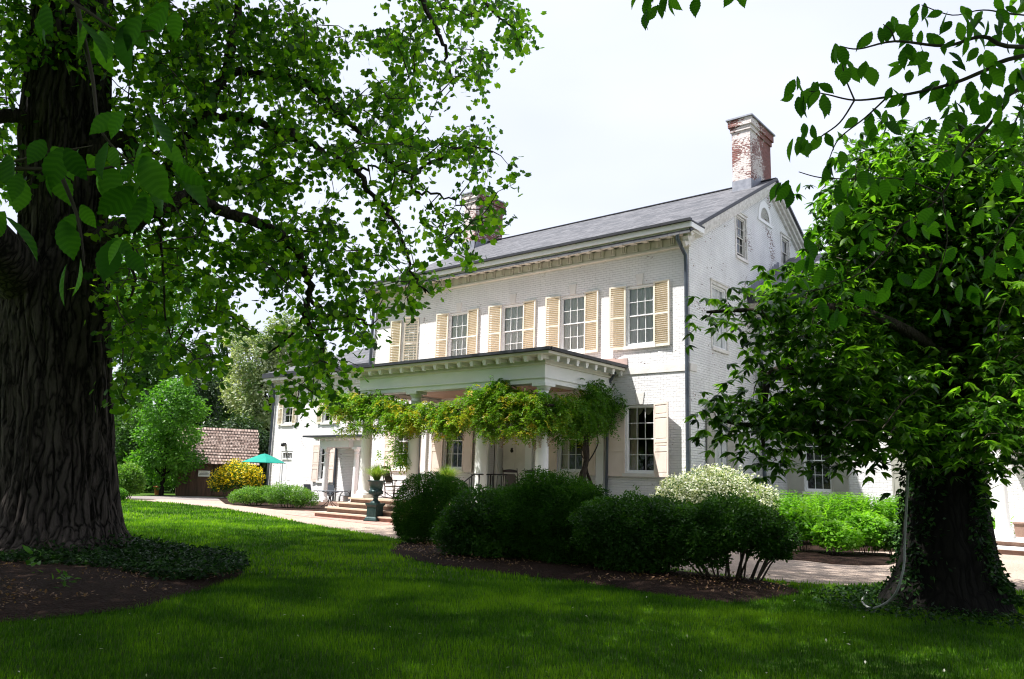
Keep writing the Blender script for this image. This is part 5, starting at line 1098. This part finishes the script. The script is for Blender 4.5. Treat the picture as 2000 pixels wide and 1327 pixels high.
shrub('viburnum_shrub', 'white blossoming shrub against the corner of the house', gpz(1402, 1056), [lump(0, 0, 1.15, 1.3, .9, .80), lump(-1.05, 0, 1.05, .75, .7, .65), lump(1.0, 0, 1.0, .75, .7, .6), lump(.1, 0, 1.45, .8, .7, .45)], MT['l_bgm'], 15000, .06, seed=105, extra=(MT['l_whi'], 15000, .085, -.35), bumpy=.4)
for i, (px, py, h, w2) in enumerate(((1574, 1083, .98, .5), (1636, 1090, .72, .48), (1698, 1089, .92, .52), (1752, 1092, .70, .5))):
    shrub('peony_shrub', ['leafy green peony shrub leftmost in the row before the side wing', 'green peony shrub second from left in the row before the wing', 'green peony shrub third from left in the row before the wing', 'shaded green peony shrub tight against the dark tree trunk'][i], gpz(px, py), [lump(0, 0, h * .6, w2, w2, h * .42), lump(.15, .3, h * .72, w2 * .6, w2 * .8, h * .36), lump(-.2, 0, h * .75, w2 * .5, w2 * .6, h * .3)], MT['l_fern'] if i < 3 else MT['l_bgm'], 4200, .105, T_O, seed=110 + i, droop=.1, flat=.5, outw=.4, stems=12, srad=.008, group='peony row before the wing', lo=-.7, bumpy=.4)  # last shrub's shade is put into a darker leaf colour
# ferns standing behind the peonies
def fern_bed(name, pts, h, n):
    r = np.random.default_rng(120); P, D, Q, Sz = [], [], [], []
    for k in range(n):
        i = r.integers(len(pts) - 1); t = r.uniform(); b = np.array(pts[i]) * (1 - t) + np.array(pts[i + 1]) * t; b = np.array([b[0] + r.normal() * .35, b[1] + r.normal() * .5, 0.0]); cl = r.uniform(); hh = h * r.uniform(.62, 1.15)
        for f in range(6):
            a = r.uniform(0, 2 * math.pi); ln = r.uniform(.12, .38); m_ = 16
            for s_ in range(3, m_):
                u = s_ / m_; c = b + np.array([math.cos(a) * ln * u ** 1.6, math.sin(a) * ln * u ** 1.6, hh * (u - .14 * u ** 3)]); w2 = .20 * math.sin(math.pi * min(1, u * .9 + .05)) + .02
                for sd in (-1, 1):
                    P.append(c); D.append((-math.sin(a) * sd, math.cos(a) * sd, .35)); Q.append(np.clip(cl + r.normal() * .1, 0, 1)); Sz.append(w2)
    return leaves(name, np.array(P), np.array(Sz), tpl_diamond(.11), MT['l_fern'], dirs=np.array(D), flat=.5, rnd=np.array(Q), seed=121)
tag(fern_bed('ferns', [gpz(1530, 1062)[:2], gpz(1640, 1064)[:2], gpz(1760, 1066)[:2], gpz(1850, 1070)[:2]], 1.5, 170), 'tall bright green ferns filling the bed under the side wing windows', kind='stuff')
tag(fern_bed('ferns', [gpz(1935, 1062)[:2], gpz(1925, 1075)[:2]], .9, 26), 'small clump of ferns right of the dark tree trunk', 'fern')
# far left shrubs
shrub('azalea_shrub', 'yellow flowering azalea in front of the wooden shed', gpz(458, 974), [lump(0, 0, 1.15, 1.2, .8, .85), lump(-.8, 0, .85, .6, .6, .65), lump(.85, 0, 1.05, .7, .6, .7)], MT['l_bgm'], 8000, .10, seed=130, extra=(MT['l_yel'], 3000, .14, -.5), bumpy=.4)
shrub('azalea_shrub', 'green shrub with rusty side beside the furrowed left trunk', gpz(243, 975), [lump(0, 0, .95, .75, .7, .8), lump(.4, 0, .75, .45, .5, .6)], MT['l_spir'], 7000, .11, seed=131, bumpy=.35)
shrub('boxwood_shrub', 'small bright green bush at the foot of the rusty shrub', gpz(230, 978), [lump(0, 0, .28, .35, .35, .28)], MT['l_bgb'], 1500, .09, seed=132)
SP = 'spirea shrubs along the drive before the left wing'
shrub('spirea_shrub', 'light green spirea with reddish tips below the yellow azalea', gpz(492, 988), [lump(0, 0, .42, .8, .7, .40), lump(-.5, 0, .35, .5, .6, .34), lump(.6, 0, .45, .6, .6, .42)], MT['l_spir'], 9000, .075, seed=133, group=SP)
shrub('spirea_shrub', 'light green mounded spirea nearest to the metal patio table', gpz(570, 993), [lump(0, 0, .5, .8, .7, .45), lump(-.6, 0, .55, .6, .6, .45), lump(.55, 0, .4, .5, .6, .38)], MT['l_spir'], 9000, .072, seed=134, group=SP)
shrub('rose_shrub', 'sparse pinkish white flowering bush below the side door', gpz(545, 976), [lump(0, 0, .9, .5, .5, .45), lump(.3, 0, 1.05, .4, .4, .35)], MT['l_bgm'], 700, .07, seed=135, extra=(MT['l_whi'], 260, .08, -.5))

# ================================================================== WISTERIA on the porch
WB = on(1143, 968, 0, -2.72); WB = np.array([WB[0] - .1, WB[1], 0.0])
wis = thing('wisteria_vine', 'wisteria with golden green leaves garlanded along the porch columns from a twisted trunk', 'vine', WB)
def wp(px, py):
    """garland point: in front of the columns, turning back along the right side of the porch"""
    if px < 1075: return on(px, py, 1, -3.85)
    p = on(px, py, 0, -2.78); return p
WC = [(660, 790, 28, 26, 30), (690, 800, 35, 32, 50), (730, 795, 35, 28, 46), (765, 805, 35, 28, 46), (690, 835, 22, 16, 12), (745, 835, 30, 14, 14), (785, 830, 24, 22, 24), (800, 822, 24, 26, 26), (830, 815, 30, 28, 36), (865, 818, 32, 28, 40), (900, 812, 30, 28, 36), (930, 800, 30, 30, 38), (950, 780, 28, 28, 32), (975, 765, 22, 20, 20), (960, 815, 32, 28, 40), (1000, 795, 34, 34, 50), (1040, 800, 34, 34, 50), (1070, 805, 34, 36, 50),
      (1000, 840, 26, 12, 10), (1045, 845, 26, 18, 14), (1105, 812, 30, 38, 50), (1140, 800, 30, 40, 54), (1175, 790, 26, 34, 42), (1200, 795, 18, 26, 22), (1150, 760, 22, 18, 18), (1165, 830, 24, 20, 22), (1130, 845, 24, 20, 20), (1190, 825, 12, 14, 6), (870, 848, 14, 10, 4), (880, 862, 6, 12, 2), (965, 845, 20, 12, 6), (1100, 862, 12, 14, 4), (785, 880, 10, 30, 8), (783, 905, 8, 20, 4)]
cen = []
for px, py, rx, ry, wt in WC:
    ry *= .84; py -= 4; wt *= (.62 if px > 1090 else 1)
    n = int(wt * 4.2); a = RNG.uniform(0, 2 * np.pi, n); q = np.sqrt(RNG.uniform(0, 1, n))
    for k in range(n):
        p = wp(px + rx * q[k] * math.cos(a[k]), py + ry * q[k] * math.sin(a[k]))
        if fbm(np.array([[p[0] * 2.6, p[2] * 3.2, p[1] * 1.5]]), 77, 2)[0] < .35: continue
        if px < 1075: p = p + np.array([RNG.normal() * .1, RNG.normal() * .22, 0])
        else: p = p + np.array([RNG.normal() * .22, RNG.normal() * .1, 0])
        cen.append(p)
cen = np.array(cen)
# pinnate leaves: rachis direction with paired leaflets
r = np.random.default_rng(70); n = len(cen) * 3; C_ = np.repeat(cen, 3, 0) + r.normal(size=(n, 3)) * .07; D0 = r.normal(size=(n, 3)); D0[:, 2] = D0[:, 2] * .4 - .25; D0 = unit(D0); side = unit(np.cross(D0, np.tile([0, 0, 1.0], (n, 1))))
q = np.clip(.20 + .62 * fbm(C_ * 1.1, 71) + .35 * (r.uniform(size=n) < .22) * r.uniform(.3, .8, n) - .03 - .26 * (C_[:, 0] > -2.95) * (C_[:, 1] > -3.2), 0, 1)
Pl, Dl, Ql = [], [], []
for j in range(6):
    for sd in (-1, 1):
        Pl.append(C_ + D0 * (.035 * j) - np.array([0, 0, .006 * j * j])); Dl.append(unit(D0 * .6 + side * sd + np.array([0, 0, -.25]))); Ql.append(q)
leaves('leaves', np.concatenate(Pl), .105, tpl_diamond(.21), MT['l_wist'], wis, WB, dirs=np.concatenate(Dl), flat=.6, rnd=np.concatenate(Ql), seed=72)
for px, py in ((1035, 850), (1045, 856), (1055, 850), (1072, 848), (1080, 842), (980, 852), (985, 838), (845, 842), (800, 838), (795, 845), (960, 838), (905, 838), (858, 840)):
    c = wp(px, py + 4); k = 130; t = r.uniform(size=k); P = c + np.stack([r.normal(size=k) * .05 * (1 - t * .7), r.normal(size=k) * .05 * (1 - t * .7), -t * .30], -1)
    leaves('flower', P, .035, T_D, MT['l_wflow'], wis, WB, droop=.8, flat=.3, seed=int(px))
mb = MB()
q = [on(1143, 985, 0, -2.72) * [1, 1, 0], on(1142, 955, 0, -2.72), on(1139, 930, 0, -2.72), on(1145, 900, 0, -2.72), on(1143, 870, 0, -2.72), on(1150, 830, 0, -2.72), on(1130, 800, 0, -2.74)]
mb.tube(spline(q, 4), .085, 10); mb.tube(spline([p + np.array([.07, .05, 0]) * math.cos(i * 1.7) for i, p in enumerate(q)], 5), .05, 8)
mb.tube(spline([on(*p, 0, -2.70) for p in ((1190, 975), (1165, 960), (1150, 935), (1144, 905))], 4), .04, 8); mb.tube(spline([on(*p, 0, -2.66) for p in ((1172, 978), (1160, 955), (1148, 925))], 4), .035, 8)
mb.tube(spline([on(*p, 0, -2.7) for p in ((1147, 905), (1160, 885), (1168, 865), (1166, 845), (1172, 815))], 4), .022, 8)
mb.tube(spline([on(*p, 0, -2.7) for p in ((1143, 900), (1136, 888), (1139, 872))], 4), .018, 8)
mb.build('trunk', MT['limb'], wis, WB)
mb = MB(); g = spline([wp(x, y) + np.array([0, .05, 0]) for x, y in ((1130, 800), (1090, 795), (1070, 790))] + [wp(x, y) for x, y in ((1040, 788), (980, 785), (930, 795), (870, 805), (800, 812), (740, 798), (680, 795), (655, 800))], 5)
mb.tube(g, .03, 7); mb.tube([p + np.array([0, .03 * math.sin(i), .05 * math.cos(i * .9)]) for i, p in enumerate(g)], .018, 6)
g2 = spline([wp(1150, 790), wp(1185, 770), wp(1200, 750)], 4); mb.tube(g2, .02, 6); mb.tube(spline([on(x, y, 1, -3.75) for x, y in ((790, 830), (784, 870), (782, 920))], 4), .015, 6)
mb.build('vine_stem', MT['limb'], wis, WB)

# ================================================================== URNS, FURNITURE
def urn(loc, label):
    t = thing('urn', label, 'urn', loc, R(10), 'green iron urns beside the porch steps')
    mb = MB(); mb.lathe([(.36, 0), (.36, .05), (.33, .06), (.31, .10), (.27, .14), (.265, .46), (.29, .50), (.33, .53), (.33, .58)], n=4, sq=True, smooth=False)
    for sx, sy in ((1, 0), (-1, 0), (0, 1), (0, -1)): mb.box(*( (sx * .19 - .004, sx * .19 + .004, -.11, .11) if sx else (-.11, .11, sy * .19 - .004, sy * .19 + .004)), .18, .42)
    mb.build('pedestal', MT['urn'], t)
    mb = MB(); mb.lathe([(.17, .58), (.16, .62), (.10, .66), (.075, .72), (.09, .76), (.085, .79), (.14, .82), (.22, .88), (.245, .95), (.235, .98), (.20, 1.0), (.215, 1.12), (.255, 1.25), (.30, 1.29), (.30, 1.32), (.25, 1.32), (.23, 1.26)], n=26)
    for k in range(16):
        a = k * math.pi / 8; mb.obox((.222 * math.cos(a), .222 * math.sin(a), .93), (-math.sin(a), math.cos(a), 0), (math.cos(a), math.sin(a), 0), (0, 0, 1), .016, .02, .055)
    mb.build('bowl', MT['urn'], t)
    return t
def grass_tuft(loc, label, z0, n=800, h=.62, spread=.58, group='fountain grass in the urns', seed=5):
    r = np.random.default_rng(seed); V = []; F = []; Q = []
    for k in range(n):
        a = r.uniform(0, 2 * math.pi); l = h * r.uniform(.6, 1.1); s = spread * r.uniform(.05, 1) ; c = np.array([math.cos(a) * .07 * r.uniform(), math.sin(a) * .07 * r.uniform(), z0]); w_ = .010
        sd = np.array([-math.sin(a), math.cos(a), 0]) * w_; b = len(V)
        for i, u in enumerate((0, .35, .7, 1)):
            p = c + np.array([math.cos(a) * s * u ** 1.7, math.sin(a) * s * u ** 1.7, l * (u - .35 * u ** 2.6 * (s / spread))]); ww = sd * (1 - u * .85); V += [p - ww, p + ww]
        for i in range(3): F.append((b + 2 * i, b + 2 * i + 1, b + 2 * i + 3, b + 2 * i + 2)); Q.append(np.clip(r.uniform(), 0, 1))
    o = np_mesh('fountain_grass', np.array(V), np.array(F), MT['l_ogr'], rnd=np.array(Q)); o.location = loc
    return tag(o, label, 'plant', group)
U1 = gp(731, 1019); urn((*U1[:2], .013), 'dark green urn on pedestal left of the porch steps, fully in view')
grass_tuft((*U1[:2], .013), 'yellow green fountain grass growing in the urn at the foot of the steps', 1.27)
U2 = on(872, 960, 1, -5.15); urn((*U2[:2], .005), 'dark green urn mostly hidden behind the round yew')
grass_tuft((*U2[:2], .005), 'yellow green fountain grass showing above the round clipped yew', 1.27, seed=6)
def rocker(loc, rz, label):
    t = thing('rocking_chair', label, 'rocking chair', loc, rz, 'dark wooden rocking chairs on the porch')
    # faces -Y locally: seat front at -y
    for s in (-1, 1):
        x = s * .26
        mb = MB(); mb.tube([(x, -.42 + .0, .10), (x, -.25, .035), (x, 0, .02), (x, .25, .05), (x, .45, .13), (x, .55, .19)], .018, 6); mb.build('rocker', MT['rocker'], t)
        mb = MB(); mb.tube([(x, -.22, .035), (x, -.23, .62)], .018, 8); mb.build('leg', MT['rocker'], t)
        mb = MB(); mb.tube([(x * .94, .18, .03), (x * .94, .22, .42), (x * .96, .32, .82), (x, .42, 1.14), (x, .43, 1.19)], [.018, .019, .018, .016, .008], 8); mb.build('leg', MT['rocker'], t)
        mb = MB(); mb.obox((x * 1.04, -.02, .635), (1, 0, 0), (0, 1, -.04), (0, 0, 1), .03, .28, .011); mb.tube([(x, -.26, .635), (x, -.31, .61)], .018, 6); mb.build('armrest', MT['rocker'], t)
        mb = MB()
        for z in (.18, .28): mb.tube([(x, -.22, z), (x * .94, .2, z + .01)], .010, 6)
        mb.build('stretcher', MT['rocker'], t)
    mb = MB()
    for z in (.17, .27, .35): mb.tube([(-.26, -.225, z), (.26, -.225, z)], .010, 6)
    mb.tube([(-.24, .2, .22), (.24, .2, .22)], .010, 6); mb.build('rung', MT['rocker'], t)
    mb = MB(); mb.obox((0, -.02, .425), (1, 0, 0), (0, 1, -.06), (0, 0, 1), .26, .25, .018); mb.build('seat', MT['cane'], t)
    mb = MB(); d = Vector((0, .32, .64)).normalized(); mb.obox((0, .31, .76), (1, 0, 0), d, (0, -d.z, d.y), .20, .24, .008); mb.build('back_panel', MT['cane'], t)
    mb = MB(); n = 8; vs = []
    for i in range(n + 1):
        u = -1 + 2 * i / n; h = .045 + .035 * math.cos(u * 1.5); vs += [(u * .25, .39, 1.03), (u * .25, .405, 1.03 + h + .03), (u * .25, .41, 1.03), (u * .25, .425, 1.03 + h + .03)]
    mb.add(vs, [(4 * i, 4 * i + 4, 4 * i + 5, 4 * i + 1) for i in range(n)] + [(4 * i + 2, 4 * i + 3, 4 * i + 7, 4 * i + 6) for i in range(n)] + [(4 * i + 1, 4 * i + 5, 4 * i + 7, 4 * i + 3) for i in range(n)]); mb.tube([(-.25, .335, .52), (.25, .335, .52)], .012, 6); mb.build('crest_rail', MT['rocker'], t)
    return t
ra = math.atan2(rt[1], rt[0])
p = on(768, 978, 2, .7); p1 = on(770, 940, 1, -2.9)
rocker((float(p1[0]), -2.9, .7), ra + R(62), 'dark rocking chair seen side on between the left porch columns')
p1 = on(812, 930, 1, -1.5); rocker((float(p1[0]), -1.5, .7), ra + R(25), 'dark rocking chair behind the round yew, back against the second column')
p1 = on(1003, 930, 1, -1.3); rocker((float(p1[0]), -1.3, .7), ra + R(18), 'dark rocking chair with woven back in front of the porch door')
p1 = on(1048, 930, 1, -.9); rocker((float(p1[0]), -.9, .7), ra + R(22), 'dark rocking chair nearly hidden behind the rightmost porch column')
# patio set
def at_fw(px, py): p = gp(px, py); return (float(p[0]), float(p[1]), .016)
t = thing('patio_table', 'round black metal mesh patio table beside the porch steps', 'table', at_fw(643, 992))
mb = MB(); mb.lathe([(.0, .70), (.56, .70), (.575, .715), (.56, .73), (.0, .73)], n=32); mb.build('tabletop', MT['mesh'], t)
for k in range(4):
    a = k * math.pi / 2 + .5; c, s = math.cos(a), math.sin(a); mb = MB(); mb.tube(spline([(.40 * c, .40 * s, .69), (.16 * c, .16 * s, .62), (.04 * c, .04 * s, .42), (.14 * c, .14 * s, .20), (.42 * c, .42 * s, .01)], 4), .016, 6); mb.build('leg', MT['iron'], t)
mb = MB(); mb.lathe([(.05, .36), (.06, .42), (.05, .48)], n=10); mb.build('hub', MT['iron'], t)
def pchair(loc, rz, label):
    t = thing('patio_chair', label, 'chair', loc, rz, 'metal mesh chairs round the patio table')
    mb = MB(); mb.obox((0, 0, .42), (1, 0, 0), (0, 1, -.05), (0, 0, 1), .23, .22, .008); mb.build('seat', MT['mesh'], t)
    mb = MB(); mb.obox((0, .27, .68), (1, 0, 0), (0, .28, 1), (0, 1, -.28), .22, .25, .007); mb.build('backrest', MT['mesh'], t)
    for s in (-1, 1):
        mb = MB(); mb.tube(spline([(s * .25, -.24, 0), (s * .25, -.22, .42), (s * .27, -.10, .62), (s * .26, .1, .64), (s * .24, .25, .52)], 4), .012, 6); mb.build('armrest', MT['iron'], t)
        mb = MB(); mb.tube([(s * .24, .28, 0), (s * .23, .2, .42), (s * .23, .35, .93)], .012, 6); mb.build('leg', MT['iron'], t)
    mb = MB(); mb.tube([(-.23, .35, .93), (.23, .35, .93)], .012, 6); mb.tube([(-.23, -.22, .42), (.23, -.22, .42)], .012, 6); mb.build('frame', MT['iron'], t)
    return t
pchair(at_fw(640, 985), ra + R(5), 'grey metal mesh chair behind the patio table facing the lawn')
pchair(at_fw(672, 986), ra - R(75), 'grey metal mesh chair turned sideways right of the patio table')
pchair(at_fw(607, 985), ra + R(60), 'metal mesh chair half hidden by the spirea left of the table')
# umbrella
ub = np.array(dep(516, 900, 38.5)); t = thing('patio_umbrella', 'open teal green canvas umbrella over the far patio', 'umbrella', (ub[0], ub[1], 0))
zt = dep(516, 886, 38.5)[2]; ze = dep(516, 904, 38.5)[2]
mb = MB(); n = 8; rr = 1.06; vs = [(0, 0, zt)]
for j, (f, zz) in enumerate(((.2, zt - .06), (.55, zt - .22), (1, ze))):
    for k in range(n): a = 2 * math.pi * k / n + .3; vs.append((rr * f * math.cos(a), rr * f * math.sin(a), zz))
fs = [(0, 1 + k, 1 + (k + 1) % n) for k in range(n)]
for j in range(2): fs += [(1 + j * n + k, 1 + (j + 1) * n + k, 1 + (j + 1) * n + (k + 1) % n, 1 + j * n + (k + 1) % n) for k in range(n)]
vs2 = [(x * .99, y * .99, z - .012) for x, y, z in vs]; mb.add(vs, fs); mb.add(vs2, [f[::-1] for f in fs]); mb.build('canopy', MT['umb'], t)
mb = MB()
for k in range(n): a = 2 * math.pi * k / n + .3; mb.tube([(0, 0, zt - .08), (rr * .97 * math.cos(a), rr * .97 * math.sin(a), ze - .03)], .008, 5)
mb.build('ribs', MT['stem'], t); mb = MB(); mb.tube([(0, 0, 0), (0, 0, zt + .05)], .022, 8); mb.lathe([(.22, 0), (.22, .06), (.05, .09)], n=14); mb.build('pole', MT['stem'], t)

# ================================================================== SHED
sc = dep(415, 966, 47.0); sang = ra + R(24); t = thing('shed', 'small dark wooden shed with cedar shake roof behind the drive', 'shed', (sc[0], sc[1], 0), sang)
Lh, Dh, He, Hr = 2.05, 1.6, 2.15, 3.95
mb = MB()
nb = 26
for i in range(nb):
    x0 = -Lh + 2 * Lh * i / nb; x1 = x0 + 2 * Lh / nb - .012
    if -.1 < (x0 + x1) / 2 < .95: continue
    d = .006 * (i % 3); mb.box(x0, x1, -Dh - d, -Dh + .03, .02, He)
for i in range(20):
    y0 = -Dh + 2 * Dh * i / 20; y1 = y0 + 2 * Dh / 20 - .012; yy = (y0 + y1) / 2; top = He + (Hr - He) * (1 - abs(yy) / Dh) - .05
    mb.box(-Lh - .006 * (i % 3), -Lh + .03, y0, y1, .02, top); mb.box(Lh - .03, Lh, y0, y1, .02, top)
mb.box(-Lh + .03, Lh - .03, -Dh + .05, Dh, 0, He - .05); mb.build('wall', MT['barn'], t)
mb = MB()
for i in range(7): x0 = -.1 + 1.05 * i / 7; mb.box(x0, x0 + .14, -Dh - .03, -Dh + .02, .05, 1.95)
dr = mb.build('door', MT['barn'], t)
for zz in (1.6, .4): mb = MB(); mb.box(-.12, .97, -Dh - .045, -Dh - .03, zz, zz + .1); mb.build('hinge_strap', MT['iron'], dr)
mb = MB(); mb.box(-1.2, 1.9, -Dh - .02, -Dh - .006, 1.96, He - .02); mb.box(.15, 1.2, -Dh - .05, -Dh - .046, 1.05, 1.95); mb.build('lintel_board', MT['barnr'], t)
mb = MB()
for s in (-1, 1):
    k = 12
    for i in range(k):
        u0, u1 = i / k, (i + 1.25) / k; f = lambda u, o: (s * (Dh + .35) * u, Hr + .1 - (Hr - He + .38) * u + o)
        y0, z0 = f(u0, .0); y1, z1 = f(u1, .045); nseg = 22
        for j in range(nseg):
            xa = -Lh - .25 + (2 * Lh + .5) * j / nseg + (.05 if i % 2 else 0); xb = xa + (2 * Lh + .5) / nseg - .008; e = RNG.uniform(-.012, .02)
            mb.add([(xa, y0, z0), (xb, y0, z0), (xb, y1, z1 + e), (xa, y1, z1 + e), (xa, y1, z1 + e - .035), (xb, y1, z1 + e - .035), (xa, y0, z0 - .03), (xb, y0, z0 - .03)], [(0, 3, 2, 1), (3, 4, 5, 2), (6, 7, 5, 4)] if s > 0 else [(0, 1, 2, 3), (3, 2, 5, 4), (6, 4, 5, 7)])
mb.build('roof', MT['shake'], t)
sg = thing('sign', 'small white notice sign on the dark shed wall', 'sign', (sc[0], sc[1], 0), sang)
mb = MB(); mb.box(-.98, -.34, -Dh - .05, -Dh - .03, 1.12, 1.46); mb.build('sign_board', MT['signw'], sg)
mb = MB()
for j, (a, b_) in enumerate(((.18, .18), (.25, .24), (.26, .27))):
    x = -.66 - a
    while x < -.66 + b_: w_ = RNG.uniform(.02, .05); mb.box(x, min(x + w_, -.66 + b_), -Dh - .053, -Dh - .05, 1.365 - j * .075, 1.395 - j * .075); x += w_ + .012
mb.build('lettering', MT['ink'], sg)
for i, (px, py, r_, lb) in enumerate(((309, 962, .26, 'orange clay pot standing left of the small maple trunk'), (383, 944, .14, 'small orange clay pot by the shed wall seen through leaves'))):
    b = dep(px, py, 45.5); b = np.array([b[0], b[1], 0.0 if i == 0 else dep(px, py + 5, 45.5)[2]]); mb = MB(); mb.lathe([(r_ * .7, 0), (r_ * .95, r_ * 1.6), (r_ * 1.08, r_ * 1.6), (r_ * 1.08, r_ * 1.9), (r_ * .9, r_ * 1.9), (r_ * .85, r_ * 1.5)], n=16)
    if i == 0: o = mb.build('clay_pot', MT['terra']); o.location = b; tag(o, lb, 'pot')

# ================================================================== GROUND COVER
def scatter(n, x0, x1, y0, y1, seed): r = np.random.default_rng(seed); return np.stack([r.uniform(x0, x1, n), r.uniform(y0, y1, n)], -1)
# ivy round the foot of the left tree
IV = smooth(pxw([(-120, 1105), (20, 1118), (150, 1126), (250, 1136), (300, 1150), (400, 1149), (476, 1132), (488, 1112), (430, 1098), (330, 1082), (250, 1068), (150, 1056), (-50, 1050)]), 2)
A = np.array(IV); P2 = scatter(34000, A[:, 0].min(), A[:, 0].max(), A[:, 1].min(), A[:, 1].max(), 200); P2 = P2[inpoly(P2, IV)]
hh = .06 + .18 * fbm(np.c_[P2 * 2.0, np.zeros(len(P2))], 201); P = np.c_[P2, hh * RNG.uniform(.35, 1.15, len(P2)) + .05]
k = np.linalg.norm(P2 - TB[:2], axis=1); P[:, 2] += np.clip(1.45 - k, 0, 1) * .5 * RNG.uniform(size=len(P))
tag(leaves('ground_ivy', P, .075, T_D, MT['l_ivy'], droop=.1, flat=.6, seed=202), 'dark ivy ground cover spreading around the foot of the huge left trunk', kind='stuff')
# litter on the mulch
for nm, poly, n, lb in (('leaf_litter', RING, 4200, 'dry leaves and bark chips on the mulch ring under the left tree'), ('bark_chips', BED, 1800, 'bark chips and dry leaves on the long mulch bed under the hedge')):
    A = np.array(poly); P2 = scatter(n * 2, A[:, 0].min(), A[:, 0].max(), A[:, 1].min(), A[:, 1].max(), 210 + n); P2 = P2[inpoly(P2, poly)]; P2 = P2[fbm(np.c_[P2 * 1.6, np.zeros(len(P2))], 215) > .47][:n]
    c = A.mean(0); zz = .13 * np.ones(len(P2))
    tag(leaves(nm, np.c_[P2, zz + RNG.uniform(-.03, .02, len(P2))], .05, T_D, MT['l_dry'], droop=0, flat=.85, seed=211), lb, kind='stuff')
r = np.random.default_rng(220)
for i, (px, py, h, lb) in enumerate(((62, 1128, .34, 'bright pale green seedling in front of the left trunk'), (115, 1160, .24, 'small weed sprouting from the mulch near the left trunk'), (128, 1150, .16, 'low leafy seedling among the ivy edge at left'))):
    b = gp(px, py, .06); n = 14; P = b + np.c_[r.normal(size=(n, 2)) * .03, np.linspace(.03, h, n)]
    o = leaves('seedling', P, .13 if i == 0 else .09, T_P, MT['l_bgb'], org=b, droop=-.1, flat=.6, seed=221 + i); o.location = b; tag(o, lb, 'seedling')
# grass blades on the lawn: dense near the camera, thinner with distance
def blades(name, n, dmin, dmax, hmean, wid, seed, label):
    r = np.random.default_rng(seed); a = r.uniform(-48, 48, n) * math.pi / 180; d = np.sqrt(r.uniform(dmin ** 2, dmax ** 2, n)); hx = fw_ [0] * np.cos(a) + rt[0] * np.sin(a); hy = fw_[1] * np.cos(a) + rt[1] * np.sin(a)
    P = np.stack([CAM[0] + hx * d, CAM[1] + hy * d], -1); J = P + r.normal(size=P.shape) * .09; ok = ~inpoly(P + r.normal(size=P.shape) * .03, GRAVEL) & ~inpoly(J, BED) & ~inpoly(J, RING); P = P[ok]; m_ = len(P)
    patch = fbm(np.c_[P * 1.3, np.zeros(m_)], seed); h = hmean * r.uniform(.5, 1.25, m_) * (.75 + .5 * patch); az = r.uniform(0, 2 * np.pi, m_); ln = r.uniform(.1, .6, m_) * h
    s = np.stack([-np.sin(az), np.cos(az), 0 * az], -1) * (wid * r.uniform(.7, 1.3, m_))[:, None]; b = np.c_[P, np.zeros(m_)]
    mid = b + np.stack([np.cos(az) * ln * .3, np.sin(az) * ln * .3, h * .6], -1); tip = b + np.stack([np.cos(az) * ln, np.sin(az) * ln, h], -1)
    V = np.stack([b - s, b + s, mid + s * .7, mid - s * .7, tip], 1).reshape(-1, 3); i0 = np.arange(m_) * 5
    F = np.concatenate([np.stack([i0, i0 + 1, i0 + 2], -1), np.stack([i0, i0 + 2, i0 + 3], -1), np.stack([i0 + 3, i0 + 2, i0 + 4], -1)]); big = fbm(np.c_[P * .28, np.zeros(m_)], seed + 3); q = np.clip(.5 + 1.5 * (patch - .5) + 1.3 * (big - .5) + r.normal(size=m_) * .2, 0, 1)
    return tag(np_mesh(name, V, F, MT['l_grass'], rnd=np.tile(q, 3)), label, kind='stuff')
blades('grass', 280000, 4.2, 12, .055, .0032, 300, 'short mown lawn grass in the shade in the foreground')
blades('grass', 235000, 12, 26, .06, .0075, 301, 'mown lawn grass between the mulch beds and the drive')
blades('grass', 145000, 26, 44, .07, .014, 302, 'sunlit lawn grass at the far edge beside the drive')
r = np.random.default_rng(330); P = np.array([gp(x, y, .05) for x, y in zip(r.uniform(0, 2000, 90), r.uniform(1010, 1320, 90))]); k = ~inpoly(P[:, :2], GRAVEL) & ~inpoly(P[:, :2], BED) & ~inpoly(P[:, :2], RING)
tag(leaves('fallen_petals', P[k], .035, T_D, MT['l_whi'], droop=0, flat=.9, seed=331), 'scattered pale fallen petals and clover heads on the lawn', kind='stuff')

a = RNG.uniform(0, 2 * np.pi, 2600); q = 1.0 + .75 * RNG.uniform(size=2600) ** 1.6; P = np.stack([KB[0] + np.cos(a) * q, KB[1] + np.sin(a) * q, .03 + RNG.uniform(size=2600) * .12 * np.clip(2.0 - q, 0, 1)], -1)
P = P[~inpoly(P[:, :2], GRAVEL)]
tag(leaves('trunk_ivy', P, .065, T_D, MT['l_ivy'], droop=.1, flat=.6, seed=340), 'low dark ivy and weeds around the foot of the right trunk', kind='stuff')
